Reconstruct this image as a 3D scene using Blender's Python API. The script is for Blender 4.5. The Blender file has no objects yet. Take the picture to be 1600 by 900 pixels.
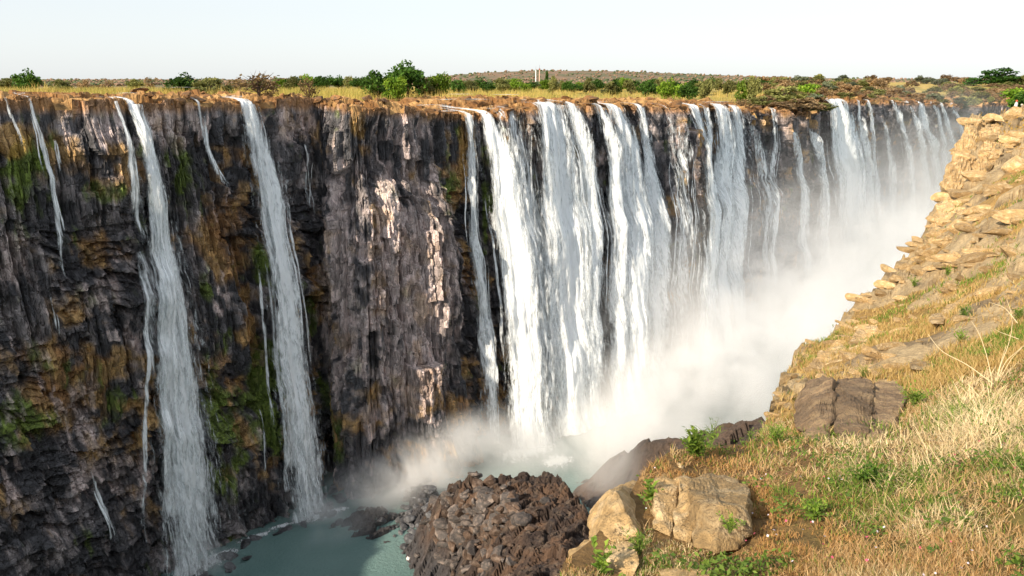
import bpy, bmesh, math, random
import numpy as np
from mathutils import Vector, Matrix, Euler
random.seed(7); RNG = np.random.default_rng(11)
S = bpy.context.scene
COL = S.collection
# ---------------------------------------------------------------- camera, light, exposure
CAM_H = 105.0
F = 1256.0
PITCH = math.atan(326 / F)
cd = bpy.data.cameras.new("camera"); cam = bpy.data.objects.new("camera", cd); COL.objects.link(cam)
cd.sensor_width = 36; cd.lens = F / 1600 * 36; cd.clip_start = 0.1; cd.clip_end = 30000
cam.location = (0, 0, CAM_H); cam.rotation_euler = (math.pi / 2 - PITCH, 0, 0)
S.camera = cam
SUN_AZ, SUN_EL = math.radians(-134), math.radians(29)
sd = bpy.data.lights.new("sun", 'SUN'); sun = bpy.data.objects.new("sun", sd); COL.objects.link(sun)
sd.energy = 3.0; sd.angle = math.radians(0.5); sd.color = (1.0, 0.86, 0.68)
to_sun = Vector((math.sin(SUN_AZ) * math.cos(SUN_EL), math.cos(SUN_AZ) * math.cos(SUN_EL), math.sin(SUN_EL)))
sun.rotation_euler = to_sun.to_track_quat('Z', 'Y').to_euler()
W = bpy.data.worlds.new("World"); S.world = W; W.use_nodes = True
wn = W.node_tree.nodes; wl = W.node_tree.links
sky = wn.new("ShaderNodeTexSky"); sky.sky_type = 'NISHITA'; sky.sun_disc = False
sky.sun_elevation = SUN_EL; sky.sun_rotation = SUN_AZ
sky.air_density = 1.3; sky.dust_density = 1.3; sky.ozone_density = 4.0; sky.altitude = 900
hz = wn.new("ShaderNodeHueSaturation"); hz.inputs["Saturation"].default_value = 0.55; hz.inputs["Value"].default_value = 0.85   # dry-season haze greys the whole sky
vl = wn.new("ShaderNodeMix"); vl.data_type = 'RGBA'; vl.inputs[0].default_value = 0.82; vl.inputs[7].default_value = (1.94, 2.04, 2.11, 1)   # an even veil of pale haze over the whole sky
wl.new(sky.outputs[0], hz.inputs["Color"]); wl.new(hz.outputs[0], vl.inputs[6]); wl.new(vl.outputs[2], wn["Background"].inputs[0]); wn["Background"].inputs[1].default_value = 0.15
S.view_settings.view_transform = 'Standard'; S.view_settings.look = 'None'
S.view_settings.exposure = 1.4; S.view_settings.gamma = 1.0
cy = S.cycles
cy.max_bounces = 10; cy.diffuse_bounces = 3; cy.glossy_bounces = 2; cy.transmission_bounces = 3
cy.transparent_max_bounces = 18; cy.use_adaptive_sampling = True; cy.adaptive_threshold = 0.025; cy.volume_bounces = 5; cy.use_denoising = True
cy.volume_step_rate = 0.9; cy.volume_max_steps = 128
cy.caustics_reflective = False; cy.caustics_refractive = False

# ---------------------------------------------------------------- pixel <-> world (1600x900 photo), used to survey the place
CP, SP = math.cos(PITCH), math.sin(PITCH)
def ray(px, py):
    r = px - 800.0; u = -(py - 450.0)
    return r, F * CP + u * SP, u * CP - F * SP
def at_R(px, py, R):
    r, f, u = ray(px, py); h = math.hypot(r, f)
    return np.array((r / h * R, f / h * R, CAM_H + u / h * R))
def at_z(px, py, z):
    r, f, u = ray(px, py); s = (CAM_H - z) / -u
    return np.array((r * s, f * s, z))
def proj(P):
    P = np.asarray(P, float); x = P[..., 0]; y = P[..., 1]; z = P[..., 2] - CAM_H
    d = y * CP - z * SP; d = np.where(d < 0.1, 0.1, d); u = y * SP + z * CP
    return 800 + F * x / d, 450 - F * u / d, d

# ---------------------------------------------------------------- noise
def _h(ix, iy, seed):
    n = (ix.astype(np.int64) * 374761393 + iy.astype(np.int64) * 668265263 + seed * 974634277) & 0xFFFFFFFF
    n = ((n ^ (n >> 13)) * 1274126177) & 0xFFFFFFFF
    n = ((n ^ (n >> 16)) * 2246822519) & 0xFFFFFFFF
    return ((n ^ (n >> 15)) & 0xFFFFFF) / float(0x1000000)
def vn(x, y, seed=0):
    x = np.asarray(x, float); y = np.asarray(y, float)
    ix = np.floor(x); iy = np.floor(y); fx = x - ix; fy = y - iy
    fx = fx * fx * (3 - 2 * fx); fy = fy * fy * (3 - 2 * fy)
    a = _h(ix, iy, seed); b = _h(ix + 1, iy, seed); c = _h(ix, iy + 1, seed); d = _h(ix + 1, iy + 1, seed)
    return (a * (1 - fx) + b * fx) * (1 - fy) + (c * (1 - fx) + d * fx) * fy
def fbm(x, y, o=4, seed=0):
    t = 0; a = 0.5; s = 0
    for i in range(o):
        t = t + a * vn(x * 2 ** i + 17.3 * i, y * 2 ** i - 9.1 * i, seed + i); s += a; a *= 0.5
    return t / s
def vor(x, y, seed=0):
    """nearest cell: three random numbers, offset to its point, F1, F2"""
    x = np.asarray(x, float); y = np.asarray(y, float)
    ix = np.floor(x); iy = np.floor(y)
    f1 = np.full(x.shape, 9.0); f2 = np.full(x.shape, 9.0); cx = np.zeros(x.shape); cyy = np.zeros(x.shape); bx = np.zeros(x.shape); by = np.zeros(x.shape)
    for i in (-1, 0, 1):
        for j in (-1, 0, 1):
            gx = ix + i; gy = iy + j
            px = gx + 0.1 + 0.8 * _h(gx, gy, seed); py = gy + 0.1 + 0.8 * _h(gx, gy, seed + 1)
            d = (px - x) ** 2 + (py - y) ** 2
            m = d < f1
            f2 = np.where(m, f1, np.minimum(f2, d)); f1 = np.where(m, d, f1)
            cx = np.where(m, gx, cx); cyy = np.where(m, gy, cyy); bx = np.where(m, x - px, bx); by = np.where(m, y - py, by)
    return _h(cx, cyy, seed + 5), _h(cx, cyy, seed + 6), _h(cx, cyy, seed + 7), bx, by, np.sqrt(f1), np.sqrt(f2)
def sst(a, b, x):
    t = np.clip((x - a) / (b - a), 0, 1); return t * t * (3 - 2 * t)
def mix(a, b, t):
    return a + (b - a) * t
def mixc(a, b, t):
    return np.asarray(a) + (np.asarray(b) - np.asarray(a)) * t[..., None]

# ---------------------------------------------------------------- objects
def props(o, label=None, cat=None, group=None, kind=None):
    if label: o["label"] = label
    if cat: o["category"] = cat
    if group: o["group"] = group
    if kind: o["kind"] = kind
    return o
def empty(name, loc, label=None, cat=None, group=None, rz=0):
    o = bpy.data.objects.new(name, None); COL.objects.link(o); o.location = loc; o.rotation_euler = (0, 0, rz)
    o.empty_display_size = 0.2
    return props(o, label, cat, group)
def mesh(name, V, Fc, mat=None, col=None, smooth=False, uv=None, attrs=None):
    """V (n,3); Fc list of (m,k) index arrays"""
    me = bpy.data.meshes.new(name)
    V = np.ascontiguousarray(V, np.float32).reshape(-1, 3)
    if not isinstance(Fc, (list, tuple)): Fc = [Fc]
    Fc = [np.asarray(f, np.int32) for f in Fc if len(f)]
    loops = np.concatenate([f.ravel() for f in Fc]); tot = np.concatenate([np.full(len(f), f.shape[1], np.int32) for f in Fc])
    me.vertices.add(len(V)); me.vertices.foreach_set("co", V.ravel())
    me.loops.add(len(loops)); me.loops.foreach_set("vertex_index", loops)
    st = np.zeros(len(tot), np.int32); st[1:] = np.cumsum(tot)[:-1]
    me.polygons.add(len(tot)); me.polygons.foreach_set("loop_start", st); me.polygons.foreach_set("loop_total", tot)
    me.polygons.foreach_set("use_smooth", np.full(len(tot), smooth, bool))
    if col is not None:
        a = me.color_attributes.new("Col", 'FLOAT_COLOR', 'POINT')
        c = np.ones((len(V), 4), np.float32); c[:, :3] = np.asarray(col).reshape(-1, 3); a.data.foreach_set("color", c.ravel())
    if uv is not None:
        u = me.uv_layers.new(name="UV"); u.data.foreach_set("uv", np.ascontiguousarray(np.asarray(uv, np.float32).reshape(-1, 2)[loops]).ravel())
    for k, v in (attrs or {}).items():
        a = me.attributes.new(k, 'FLOAT', 'POINT'); a.data.foreach_set("value", np.ascontiguousarray(v, np.float32).ravel())
    me.update(calc_edges=True)
    if mat: me.materials.append(mat)
    return me
def obj(name, me, parent=None, loc=None):
    o = bpy.data.objects.new(name, me); COL.objects.link(o)
    if parent: o.parent = parent
    if loc is not None: o.location = loc
    return o
def grid_faces(nu, nv):
    i = np.arange(nu * nv).reshape(nu, nv)
    return np.stack([i[:-1, :-1], i[1:, :-1], i[1:, 1:], i[:-1, 1:]], -1).reshape(-1, 4)
def tube(pts, rad, n=6):
    """one tapered tube as verts, quads"""
    P = np.asarray(pts, float); k = len(P); V = []
    for i in range(k):
        t = P[min(i + 1, k - 1)] - P[max(i - 1, 0)]; t = t / (np.linalg.norm(t) + 1e-9)
        a = np.cross(t, (0, 0, 1.0) if abs(t[2]) < 0.9 else (1.0, 0, 0)); a /= np.linalg.norm(a); b = np.cross(t, a)
        for j in range(n):
            w = 2 * math.pi * j / n; V.append(P[i] + rad[i] * (a * math.cos(w) + b * math.sin(w)))
    Fq = [(i * n + j, i * n + (j + 1) % n, (i + 1) * n + (j + 1) % n, (i + 1) * n + j) for i in range(k - 1) for j in range(n)]
    return np.array(V), np.array(Fq)
def join(parts):
    V = []; Q = []; o = 0
    for v, f in parts:
        V.append(v); Q.append(np.asarray(f) + o); o += len(v)
    return np.concatenate(V), np.concatenate(Q)

# ---------------------------------------------------------------- materials
def newmat(name):
    m = bpy.data.materials.new(name); m.use_nodes = True
    nt = m.node_tree; b = nt.nodes["Principled BSDF"]
    return m, nt, b
def N(nt, typ, ins=None, **kw):
    n = nt.nodes.new(typ)
    for k, v in kw.items(): setattr(n, k, v)
    for k, v in (ins or {}).items():
        if isinstance(v, bpy.types.NodeSocket): nt.links.new(v, n.inputs[k])
        else: n.inputs[k].default_value = v
    return n
def rockmat(name, rough=0.85, nscale=1.0, var=0.6, bump=0.4, use_col=True, base=(0.3, 0.25, 0.2), spec=0.3, stretch=(1, 1, 1), tintcol=None, speck=None, cells=None):
    m, nt, b = newmat(name)
    tc = N(nt, "ShaderNodeTexCoord"); mp = N(nt, "ShaderNodeMapping", {0: tc.outputs["Object"]}); mp.inputs["Scale"].default_value = stretch
    n1 = N(nt, "ShaderNodeTexNoise", {"Vector": mp.outputs[0], "Scale": 0.9 * nscale, "Detail": 8.0, "Roughness": 0.68})
    n2 = N(nt, "ShaderNodeTexNoise", {"Vector": mp.outputs[0], "Scale": 6.0 * nscale, "Detail": 6.0, "Roughness": 0.7})
    ad = N(nt, "ShaderNodeMath", {0: n1.outputs[0], 1: n2.outputs[0]}, operation='ADD')
    mr = N(nt, "ShaderNodeMapRange", {"Value": ad.outputs[0], "From Min": 0.7, "From Max": 1.3, "To Min": 1 - var, "To Max": 1 + var})
    if use_col: c = N(nt, "ShaderNodeVertexColor", layer_name="Col").outputs[0]
    else:
        rgb = N(nt, "ShaderNodeRGB"); rgb.outputs[0].default_value = (*base, 1); c = rgb.outputs[0]
        if tintcol:
            n3 = N(nt, "ShaderNodeTexNoise", {"Vector": mp.outputs[0], "Scale": 2.2 * nscale, "Detail": 5.0})
            s3 = N(nt, "ShaderNodeMapRange", {"Value": n3.outputs[0], "From Min": 0.48, "From Max": 0.62})
            mx = N(nt, "ShaderNodeMix", {0: s3.outputs[0], 6: c}, data_type='RGBA'); mx.inputs[7].default_value = (*tintcol, 1); c = mx.outputs[2]
            oi = N(nt, "ShaderNodeObjectInfo")
            hs = N(nt, "ShaderNodeMapRange", {"Value": oi.outputs["Random"], "To Min": 0.65, "To Max": 1.3})
            mo = N(nt, "ShaderNodeVectorMath", {0: c, 3: hs.outputs[0]}, operation='SCALE'); c = mo.outputs[0]
    if speck:
        n4 = N(nt, "ShaderNodeTexNoise", {"Vector": mp.outputs[0], "Scale": 14.0 * nscale, "Detail": 4.0, "Roughness": .7}); n5 = N(nt, "ShaderNodeTexNoise", {"Vector": mp.outputs[0], "Scale": 1.1 * nscale, "Detail": 3.0})
        sm = N(nt, "ShaderNodeMath", {0: n4.outputs[0], 1: n5.outputs[0]}, operation='ADD'); s4 = N(nt, "ShaderNodeMapRange", {"Value": sm.outputs[0], "From Min": 1.12, "From Max": 1.24})
        mx4 = N(nt, "ShaderNodeMix", {0: s4.outputs[0], 6: c}, data_type='RGBA'); mx4.inputs[7].default_value = (*speck, 1); c = mx4.outputs[2]
    vm = N(nt, "ShaderNodeVectorMath", {0: c, 3: mr.outputs[0]}, operation='SCALE')
    nt.links.new(vm.outputs[0], b.inputs["Base Color"]); b.inputs["Roughness"].default_value = rough; b.inputs["Specular IOR Level"].default_value = spec
    if cells:                                                # small joint blocks: own tone, own relief
        mc = N(nt, "ShaderNodeMapping", {0: tc.outputs["Object"]}); mc.inputs["Scale"].default_value = cells
        wn_ = N(nt, "ShaderNodeTexNoise", {"Vector": mc.outputs[0], "Scale": .8, "Detail": 2.0}); ww = N(nt, "ShaderNodeVectorMath", {0: wn_.outputs["Color"], 3: .7}, operation='SCALE'); wa = N(nt, "ShaderNodeVectorMath", {0: mc.outputs[0], 1: ww.outputs[0]}, operation='ADD')
        vc = N(nt, "ShaderNodeTexVoronoi", {"Vector": wa.outputs[0], "Scale": 1.0}); vsep = N(nt, "ShaderNodeSeparateColor", {0: vc.outputs["Color"]})
        vb = N(nt, "ShaderNodeMapRange", {"Value": vsep.outputs[0], "To Min": .55, "To Max": 1.5}); vs_ = N(nt, "ShaderNodeVectorMath", {0: vm.outputs[0], 3: vb.outputs[0]}, operation='SCALE'); nt.links.new(vs_.outputs[0], b.inputs["Base Color"])
        ve = N(nt, "ShaderNodeTexVoronoi", {"Vector": wa.outputs[0], "Scale": 1.0}, feature='DISTANCE_TO_EDGE'); vr = N(nt, "ShaderNodeMapRange", {"Value": ve.outputs["Distance"], "From Max": .12}); 
        ad = N(nt, "ShaderNodeMath", {0: vr.outputs[0], 1: .8, 2: ad.outputs[0]}, operation='MULTIPLY_ADD'); a3 = N(nt, "ShaderNodeMath", {0: vsep.outputs[1], 1: .9, 2: ad.outputs[0]}, operation='MULTIPLY_ADD'); ad = a3
    bp = N(nt, "ShaderNodeBump", {"Height": ad.outputs[0], "Strength": bump, "Distance": 0.5 / nscale}); nt.links.new(bp.outputs[0], b.inputs["Normal"])
    return m
def flatmat(name, c, rough=0.7, spec=0.3):
    m, nt, b = newmat(name); b.inputs["Base Color"].default_value = (*c, 1); b.inputs["Roughness"].default_value = rough; b.inputs["Specular IOR Level"].default_value = spec
    return m
def leafmat(name, use_col=True, base=(0.1, 0.2, 0.03), trans=0.35, var=0.35):
    m, nt, b = newmat(name)
    out = nt.nodes["Material Output"]
    if use_col: c = N(nt, "ShaderNodeVertexColor", layer_name="Col").outputs[0]
    else:
        rgb = N(nt, "ShaderNodeRGB"); rgb.outputs[0].default_value = (*base, 1); c = rgb.outputs[0]
    oi = N(nt, "ShaderNodeObjectInfo")
    hs = N(nt, "ShaderNodeMapRange", {"Value": oi.outputs["Random"], "To Min": 1 - var, "To Max": 1 + var})
    mo = N(nt, "ShaderNodeVectorMath", {0: c, 3: hs.outputs[0]}, operation='SCALE'); c = mo.outputs[0]
    nt.links.new(c, b.inputs["Base Color"]); b.inputs["Roughness"].default_value = 0.6; b.inputs["Specular IOR Level"].default_value = 0.2
    tr = N(nt, "ShaderNodeBsdfTranslucent", {0: c}); ms = N(nt, "ShaderNodeMixShader", {0: trans, 1: b.outputs[0], 2: tr.outputs[0]})
    nt.links.new(ms.outputs[0], out.inputs[0])
    return m
M_CLIFF = rockmat("cliff_rock", 0.6, 0.9, 0.4, 0.8, spec=0.45, stretch=(1, 1, 0.5), cells=(1.15, 1.15, .42))
M_PLAT = rockmat("plateau_ground", 0.9, 0.5, 0.45, 0.35)
M_SLOPE = rockmat("slope_ground", 0.95, 1.6, 0.5, 0.6)
M_MOUND = rockmat("rubble_ground", 0.85, 1.0, 0.6, 0.8)
# ================================================================ the falls cliff
# survey rows: rim (pixel x, pixel y, range) and the foot of the wall in plan
ROWS = [  # rim world xyz, foot xy
    ((-300, -70, 104), (-290, -74)), ((-168, -5, 103), (-158, -9)), ((-160, 62, 102), (-150, 58)), ((-125, 105, 101), (-116, 99))]  # unseen left run of the wall, laid out for the shade it casts
def rr(px, py, R, bx, by): ROWS.append((tuple(at_R(px, py, R)), (bx, by)))
rr(0, 157, 171, -84, 137); rr(100, 160, 174, -77, 147); rr(205, 163, 178, -68, 156); rr(310, 160, 186, -58, 169); rr(395, 163, 195, -50, 178)
rr(455, 157, 207, -48, 192); rr(505, 157, 214, -47, 204); rr(540, 166, 202, -40, 196); rr(590, 169, 206, -31, 202); rr(645, 170, 212, -22, 210)
rr(690, 178, 219, -16, 218); rr(722, 180, 228, -13, 227); rr(765, 180, 232, -1, 229); rr(860, 163, 240, 20, 235); rr(950, 168, 257, 40, 252)
rr(1050, 168, 287, 69, 283); rr(1130, 168, 320, 98, 318); rr(1200, 172, 354, 124, 353); rr(1265, 178, 398, 156, 396); rr(1300, 158, 432, 176, 430)
rr(1340, 159, 465, 200, 462); rr(1400, 160, 525, 241, 522); rr(1450, 162, 585, 280, 580); rr(1490, 164, 640, 314, 634); rr(1520, 165, 682, 340, 668)
rr(1560, 162, 700, 375, 650); rr(1640, 158, 690, 430, 600); rr(1800, 158, 690, 520, 560)
RIM = np.array([r[0] for r in ROWS], float); FOOT = np.array([r[1] for r in ROWS], float); FOOT[4:10] += np.array((-3.4, 3.4))
mid = 0.5 * (RIM[:, :2] + FOOT); SL = np.concatenate([[0], np.cumsum(np.linalg.norm(np.diff(mid, axis=0), axis=1))])
def pl(s, A): return np.stack([np.interp(s, SL, A[:, k]) for k in range(A.shape[1])], -1)
def smoothpl(s, A):
    r = 0
    for o, w in ((-4, .2), (-2, .2), (0, .2), (2, .2), (4, .2)): r = r + w * pl(s + o, A)
    return r
def normal_s(s):
    t = smoothpl(s + 5, 0.5 * (RIM[:, :2] + FOOT)) - smoothpl(s - 5, 0.5 * (RIM[:, :2] + FOOT))
    t = t / np.linalg.norm(t, axis=-1, keepdims=True)
    return np.stack([t[..., 1], -t[..., 0]], -1)
SA = SL[5]           # around photo x = 100
def s_at(px): return float(np.interp(px, [proj(r)[0] if i > 3 else -9e3 + i for i, r in enumerate(RIM)], SL))
S_HEAD0, S_HEAD1 = SL[10], SL[14]
def headmask(s): return sst(S_HEAD0 - 3, S_HEAD0 + 5, s) * (1 - sst(S_HEAD1 - 4, S_HEAD1 + 4, s))
def base_pt(s, q):
    """undisplaced wall; q = height fraction 0 foot .. 1 rim"""
    R = smoothpl(s, RIM); B = smoothpl(s, FOOT)
    hm = headmask(s)
    prof = np.interp(q, [0, 0.06, 0.12, 0.30, 0.36, 0.44, 0.62, 0.70, 0.80, 1.0], [1.05, 0.9, 0.82, 0.72, 0.58, 0.55, 0.42, 0.2, 0.12, 0.0])
    proh = np.interp(np.clip(q + (fbm(s / 5, s * 0 + 3, 3, 35) - .5) * .16 * sst(1, .9, q) * sst(0, .2, q), 0, 1), [0, 0.1, 0.66, 0.74, 0.755, 0.79, 0.80, 1.0], [1.25, .85, 0.72, 0.62, 0.42, 0.36, 0.06, 0.0])
    left = 1 - sst(S_HEAD0 - 4, S_HEAD0 + 4, s)
    prof = prof * mix(mix(0.9, 1.0, left), 1, hm); prof = mix(prof, proh * 1.6, hm)
    xy = R[..., :2] + (B - R[..., :2]) * prof[..., None] + normal_s(s) * (prof * mix(1.0, 3.2, hm))[..., None]
    return np.concatenate([xy, (R[..., 2] * q)[..., None]], -1)
def blocks(s, z, w, H, seed):
    """jointed rock: columns of uneven width, each broken at its own heights; offset, position in the block, two tilts"""
    u = s / w; u = u + .28 * np.sin(2.3 * u + seed) + .16 * np.sin(5.1 * u + 1.7 * seed); i = np.floor(u); fx = u - i - .5; zr = np.zeros_like(i)
    zz = (z + 60 * _h(i, zr, seed)) / (H * (.55 + .9 * _h(i, zr + 1, seed))) + .12 * fx * (_h(i, zr + 2, seed) - .5) * 4; j = np.floor(zz); fy = zz - j - .5
    return _h(i, j, seed + 11), fx, fy, _h(i, j, seed + 12), _h(i, j, seed + 13)
def cliff_disp(s, z, fine=True):
    q = z / 98.0
    hm = headmask(s); far = sst(SL[16], SL[20], s)
    w = (fbm(s / 9, z / 16, 3, 3) - .5) * 7; w2 = (fbm(s / 7 + 9, z / 12, 3, 4) - .5) * 7
    d = (fbm(s / 26, z / 90, 3, 1) - 0.5) * 9 + (fbm(s / 15, z / 17, 4, 21) - 0.5) * 5
    colm = np.clip(sst(.45, .6, fbm(s / 24 + 5, z / 20, 3, 31)) + hm + sst(.74, .84, q) * .9 + sst(SL[15], SL[17], s), 0, 1)   # columnar
    sw_ = s + (fbm(s / 30, z / 40, 2, 33) - .5) * 5 * (1 - .6 * hm)
    for wd_, hh_, amp, seed in ((7.0, 34.0, 3.6, 41), (2.6, 13.0, 2.3, 47), (1.0, 4.5, .95, 53)):
        o_, fx_, fy_, tl_, t2_ = blocks(sw_, z, wd_, mix(hh_, hh_ * 1.3, hm), seed)
        d = d + colm * amp * ((o_ - .5) * 1.15 + fx_ * (tl_ - .5) * 1.6 - fy_ * (t2_ - .5) * .6 - .35 * np.exp(-((.5 - np.abs(fx_)) / .07) ** 2))
    lump = 1 - colm
    for wd_, hh_, amp, seed in ((6.5, 5.5, 3.0, 61), (2.4, 2.0, 1.5, 67)):
        o_, fx_, fy_, tl_, t2_ = blocks(s + z * .22 + w * .5, z + w2 * .6, wd_, hh_, seed)
        d = d + lump * amp * ((o_ - .5) + fx_ * (tl_ - .5) * 1.1 - fy_ * (.35 + .9 * t2_) - .25 * np.exp(-((.5 - np.abs(fy_)) / .10) ** 2))
    d = d + lump * (fbm(s / 4, z / 3, 4, 71) - .5) * 3.0
    if fine:
        o_, fx_, fy_, tl_, t2_ = blocks(s - z * .1, z, .8, 1.3, 81)
        d = d + .55 * ((o_ - .5) + fx_ * (tl_ - .5) * 1.6 - fy_ * (t2_ - .3) * .9) * (1 - .3 * colm)
        d = d + (fbm(s / .7, z / 1.0, 3, 91) - .5) * .55
    fade = sst(1.0, 0.94, q) * .75 + .25
    return d * fade * (1 + .25 * far)
def col_spacing():
    out = []; s = 0.0
    while s < SL[-1]:
        out.append(s); p = smoothpl(np.array(s), RIM); px, py, d = proj(p)
        seg = 4.0 if px < -150 and p[1] < 140 else (3.0 if px > 1640 else None)
        if seg is None:
            t = normal_s(np.array(s)); az = math.atan2(p[0], p[1]); fs = abs(t[0] * math.sin(az) + t[1] * math.cos(az))
            seg = np.clip(d / 804 * 0.95 / max(fs, .35), .2, 1.6)
        s += float(seg)
    return np.array(out)
CS = col_spacing()
QN = 380
CQ = np.linspace(0, 1, QN)
def outward(s, q):
    n = normal_s(s); return n
def cliff_surface(s, q, extra=0, fine=True):
    P = base_pt(s, q); z = P[..., 2]; d = cliff_disp(s, z, fine) + extra
    n = normal_s(s)
    P = P.copy(); P[..., :2] += n * d[..., None]
    return P
sg, qg = np.meshgrid(CS, CQ, indexing='ij')
CLIFF = cliff_surface(sg, qg)
CLIFF[..., 2] += (fbm(sg / 3, qg * 30, 3, 5) - .5) * 1.0 + (np.floor(vor(sg / 4.5, qg * 0 + .5, 15)[0] * 5) / 5 - .5) * 2.6 * sst(.955, 1, qg)
# ---- rock colour by zone (dry grey columns, wet black basalt, brown earth, moss; some sunlit orange edges painted in)
def zone(P, s, z):
    px, py, dd = proj(P)
    n1 = fbm(s / 8, z / 8, 5, 101); n2 = fbm(s / 2.5, z / 4, 4, 111); n3 = fbm(s / 1.2, z / 3.5, 3, 121)
    dark = np.array((.040, .039, .043)); pale = np.array((.46, .39, .37)); grey = np.array((.27, .235, .23))
    brown = np.array((.20, .105, .040)); moss = np.array((.105, .145, .022)); earth = np.array((.30, .185, .075)); orange = np.array((.42, .24, .055))
    def blob(L):
        r = np.zeros(P.shape[:-1])
        for cx, cyp, rx, ry, w in L:
            e = ((px - cx) / rx) ** 2 + ((py - cyp) / ry) ** 2
            r = np.maximum(r, w * np.exp(-e * e * .7))
        return r
    B_pale = blob([(640, 430, 75, 220, 1), (530, 420, 28, 190, 1), (590, 560, 60, 110, .8), (640, 215, 60, 50, .55), (150, 190, 45, 38, .8), (270, 195, 48, 48, .9), (330, 180, 30, 25, .5),
                   (460, 185, 45, 40, .6), (160, 465, 28, 45, .8), (20, 400, 25, 45, .9), (205, 510, 16, 60, .5), (130, 640, 30, 55, .6), (150, 745, 70, 40, .65), (25, 720, 25, 110, .5), (340, 460, 25, 40, .55), (1000, 240, 350, 60, .15), (500, 700, 40, 60, .2)])
    B_brown = blob([(180, 385, 60, 35, 1), (345, 385, 35, 70, 1), (300, 250, 40, 40, .6), (500, 430, 18, 120, .9), (130, 565, 90, 35, .9), (90, 610, 90, 45, .6), (375, 600, 40, 120, .6), (560, 640, 60, 60, .8), (700, 300, 40, 120, .7), (590, 420, 14, 180, .8), (230, 300, 60, 40, .5), (640, 270, 70, 25, .5), (70, 250, 60, 50, .5), (480, 640, 40, 60, .6), (880, 620, 200, 80, .4), (1170, 500, 80, 80, .5)])
    B_moss = blob([(50, 270, 60, 80, .9), (160, 300, 40, 22, 1), (130, 630, 100, 60, .6), (35, 660, 40, 40, .8), (420, 620, 45, 90, 1), (335, 520, 22, 110, .7), (350, 700, 40, 90, .9), (285, 330, 20, 120, .6), (240, 370, 30, 40, .5), (410, 410, 16, 30, .9), (480, 470, 16, 60, .5), (765, 290, 14, 90, 1), (710, 290, 20, 90, .7), (425, 180, 10, 16, 1), (505, 640, 20, 60, .7), (905, 320, 15, 120, .4), (840, 640, 60, 60, .3), (520, 690, 30, 40, .6), (120, 480, 30, 30, .3)])
    top = sst(.972, .996, z / np.maximum(smoothpl(s, RIM)[..., 2], 1) + (n2 - .5) * .02) * sst(0, .01, z / np.maximum(smoothpl(s, RIM)[..., 2], 1))
    hm = headmask(s); sw_ = s + (fbm(s / 30, z / 40, 2, 33) - .5) * 5 * (1 - .6 * hm); ca = blocks(sw_, z, 2.6, mix(13.0, 13 * 1.3, hm), 47)[3]; cb = blocks(sw_, z, 1.0, mix(4.5, 4.5 * 1.3, hm), 53)[3]
    p = sst(.34, .66, B_pale * .72 + (n3 - .5) * .9 + (n1 - .5) * .6 + (ca - .5) * .35 + (cb - .5) * .3 + .09)
    c = mixc(dark, grey, np.clip(sst(.4, .7, n2) * .55 + (ca - .5) * .5 + (cb - .6) * .5, 0, 1))
    c = c + (mixc(pale * .5, pale * np.array((.88, .84, .84)), np.clip(n3 + (cb - .5) * .7, 0, 1)) - c) * p[..., None]
    b = sst(.38, .72, B_brown * .42 + (n1 - .5) * 1.5 + (n2 - .5) * .9 + .27) * (1 - .6 * p)
    c = c + (mixc(brown, earth, sst(.4, .65, n2)) - c) * b[..., None]
    m = sst(.42, .78, B_moss * .6 + (fbm(s / 5 + 40, z / 7, 4, 131) - .5) * 1.3 + (n3 - .5) * .8 + .12) * (1 - .7 * p)
    c = c + (mixc(moss * .6, moss * 1.25, n2) - c) * m[..., None]
    r = blob([(730, 240, 14, 60, .9), (20, 220, 35, 30, .9), (560, 190, 14, 30, .7), (1098, 205, 6, 25, .9)]) ; r = sst(.35, .7, r + (n3 - .5) * .8)  # orange rock, plus sunlit edges painted in at far left and headland corner
    c = c + (orange * .8 - c) * (r * .7)[..., None]
    c = c + (mixc((.17, .085, .03), (.27, .13, .04), n1) - c) * (top * .85)[..., None]
    c = np.minimum(c * 1.55 + .008, .75)
    return c
CC = zone(CLIFF, sg, CLIFF[..., 2])
cl = obj("cliff", mesh("cliff", CLIFF, grid_faces(len(CS), QN), M_CLIFF, CC)); props(cl, kind="structure")

# ================================================================ plateau behind the rim, out to the horizon
TT = np.concatenate([np.arange(0, 12, .5), np.arange(12, 40, 1.0), np.arange(40, 110, 2.2), np.geomspace(112, 9000, 60)])
def inland(s):
    a = np.radians(np.interp(s, [0, SL[3], SL[16], SL[24], SL[27], SL[28], SL[29], SL[-1]], [-75, -46, -38, 5, 28, 34, 38, 60]))
    return np.stack([np.sin(a), np.cos(a)], -1)
def hill(x, y):
    R = np.hypot(x, y); az = np.degrees(np.arctan2(x, y))
    px = 800 + F * np.tan(np.radians(az))
    k = np.interp(px, [-400, 0, 400, 650, 700, 760, 850, 950, 1100, 1250, 1400, 1600, 2200], [1.5, 1.5, 1, 3.5, 7, 12, 15.5, 14, 8, 3, 2, 2, 2])
    return k / F * 4200 * sst(1700, 4200, R) * (R / 4200) ** .3 + (fbm(x / 300, y / 300, 3, 7) - .5) * 10 * sst(900, 2500, R)
def plat_z(x, y, rimz, t):
    az_ = np.degrees(np.arctan2(x, y)); right = sst(14, 20, az_) * (1 - sst(0, 900, t - 500))
    return mix(rimz, 97.6, sst(0, 300, t) ** .8) + right * 4.0 * sst(20, 420, t) + hill(x, y)
pcs = CS[::2]
if pcs[-1] != CS[-1]: pcs = np.append(pcs, CS[-1])
idx = np.searchsorted(CS, pcs)
ps, pt = np.meshgrid(pcs, TT, indexing='ij')
edge = CLIFF[idx, -1, :]
dirs = inland(pcs)
PX = edge[:, None, 0] + dirs[:, None, 0] * pt; PY = edge[:, None, 1] + dirs[:, None, 1] * pt
rz = smoothpl(pcs, RIM)[:, 2]
PZ = plat_z(PX, PY, rz[:, None], pt)
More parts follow.
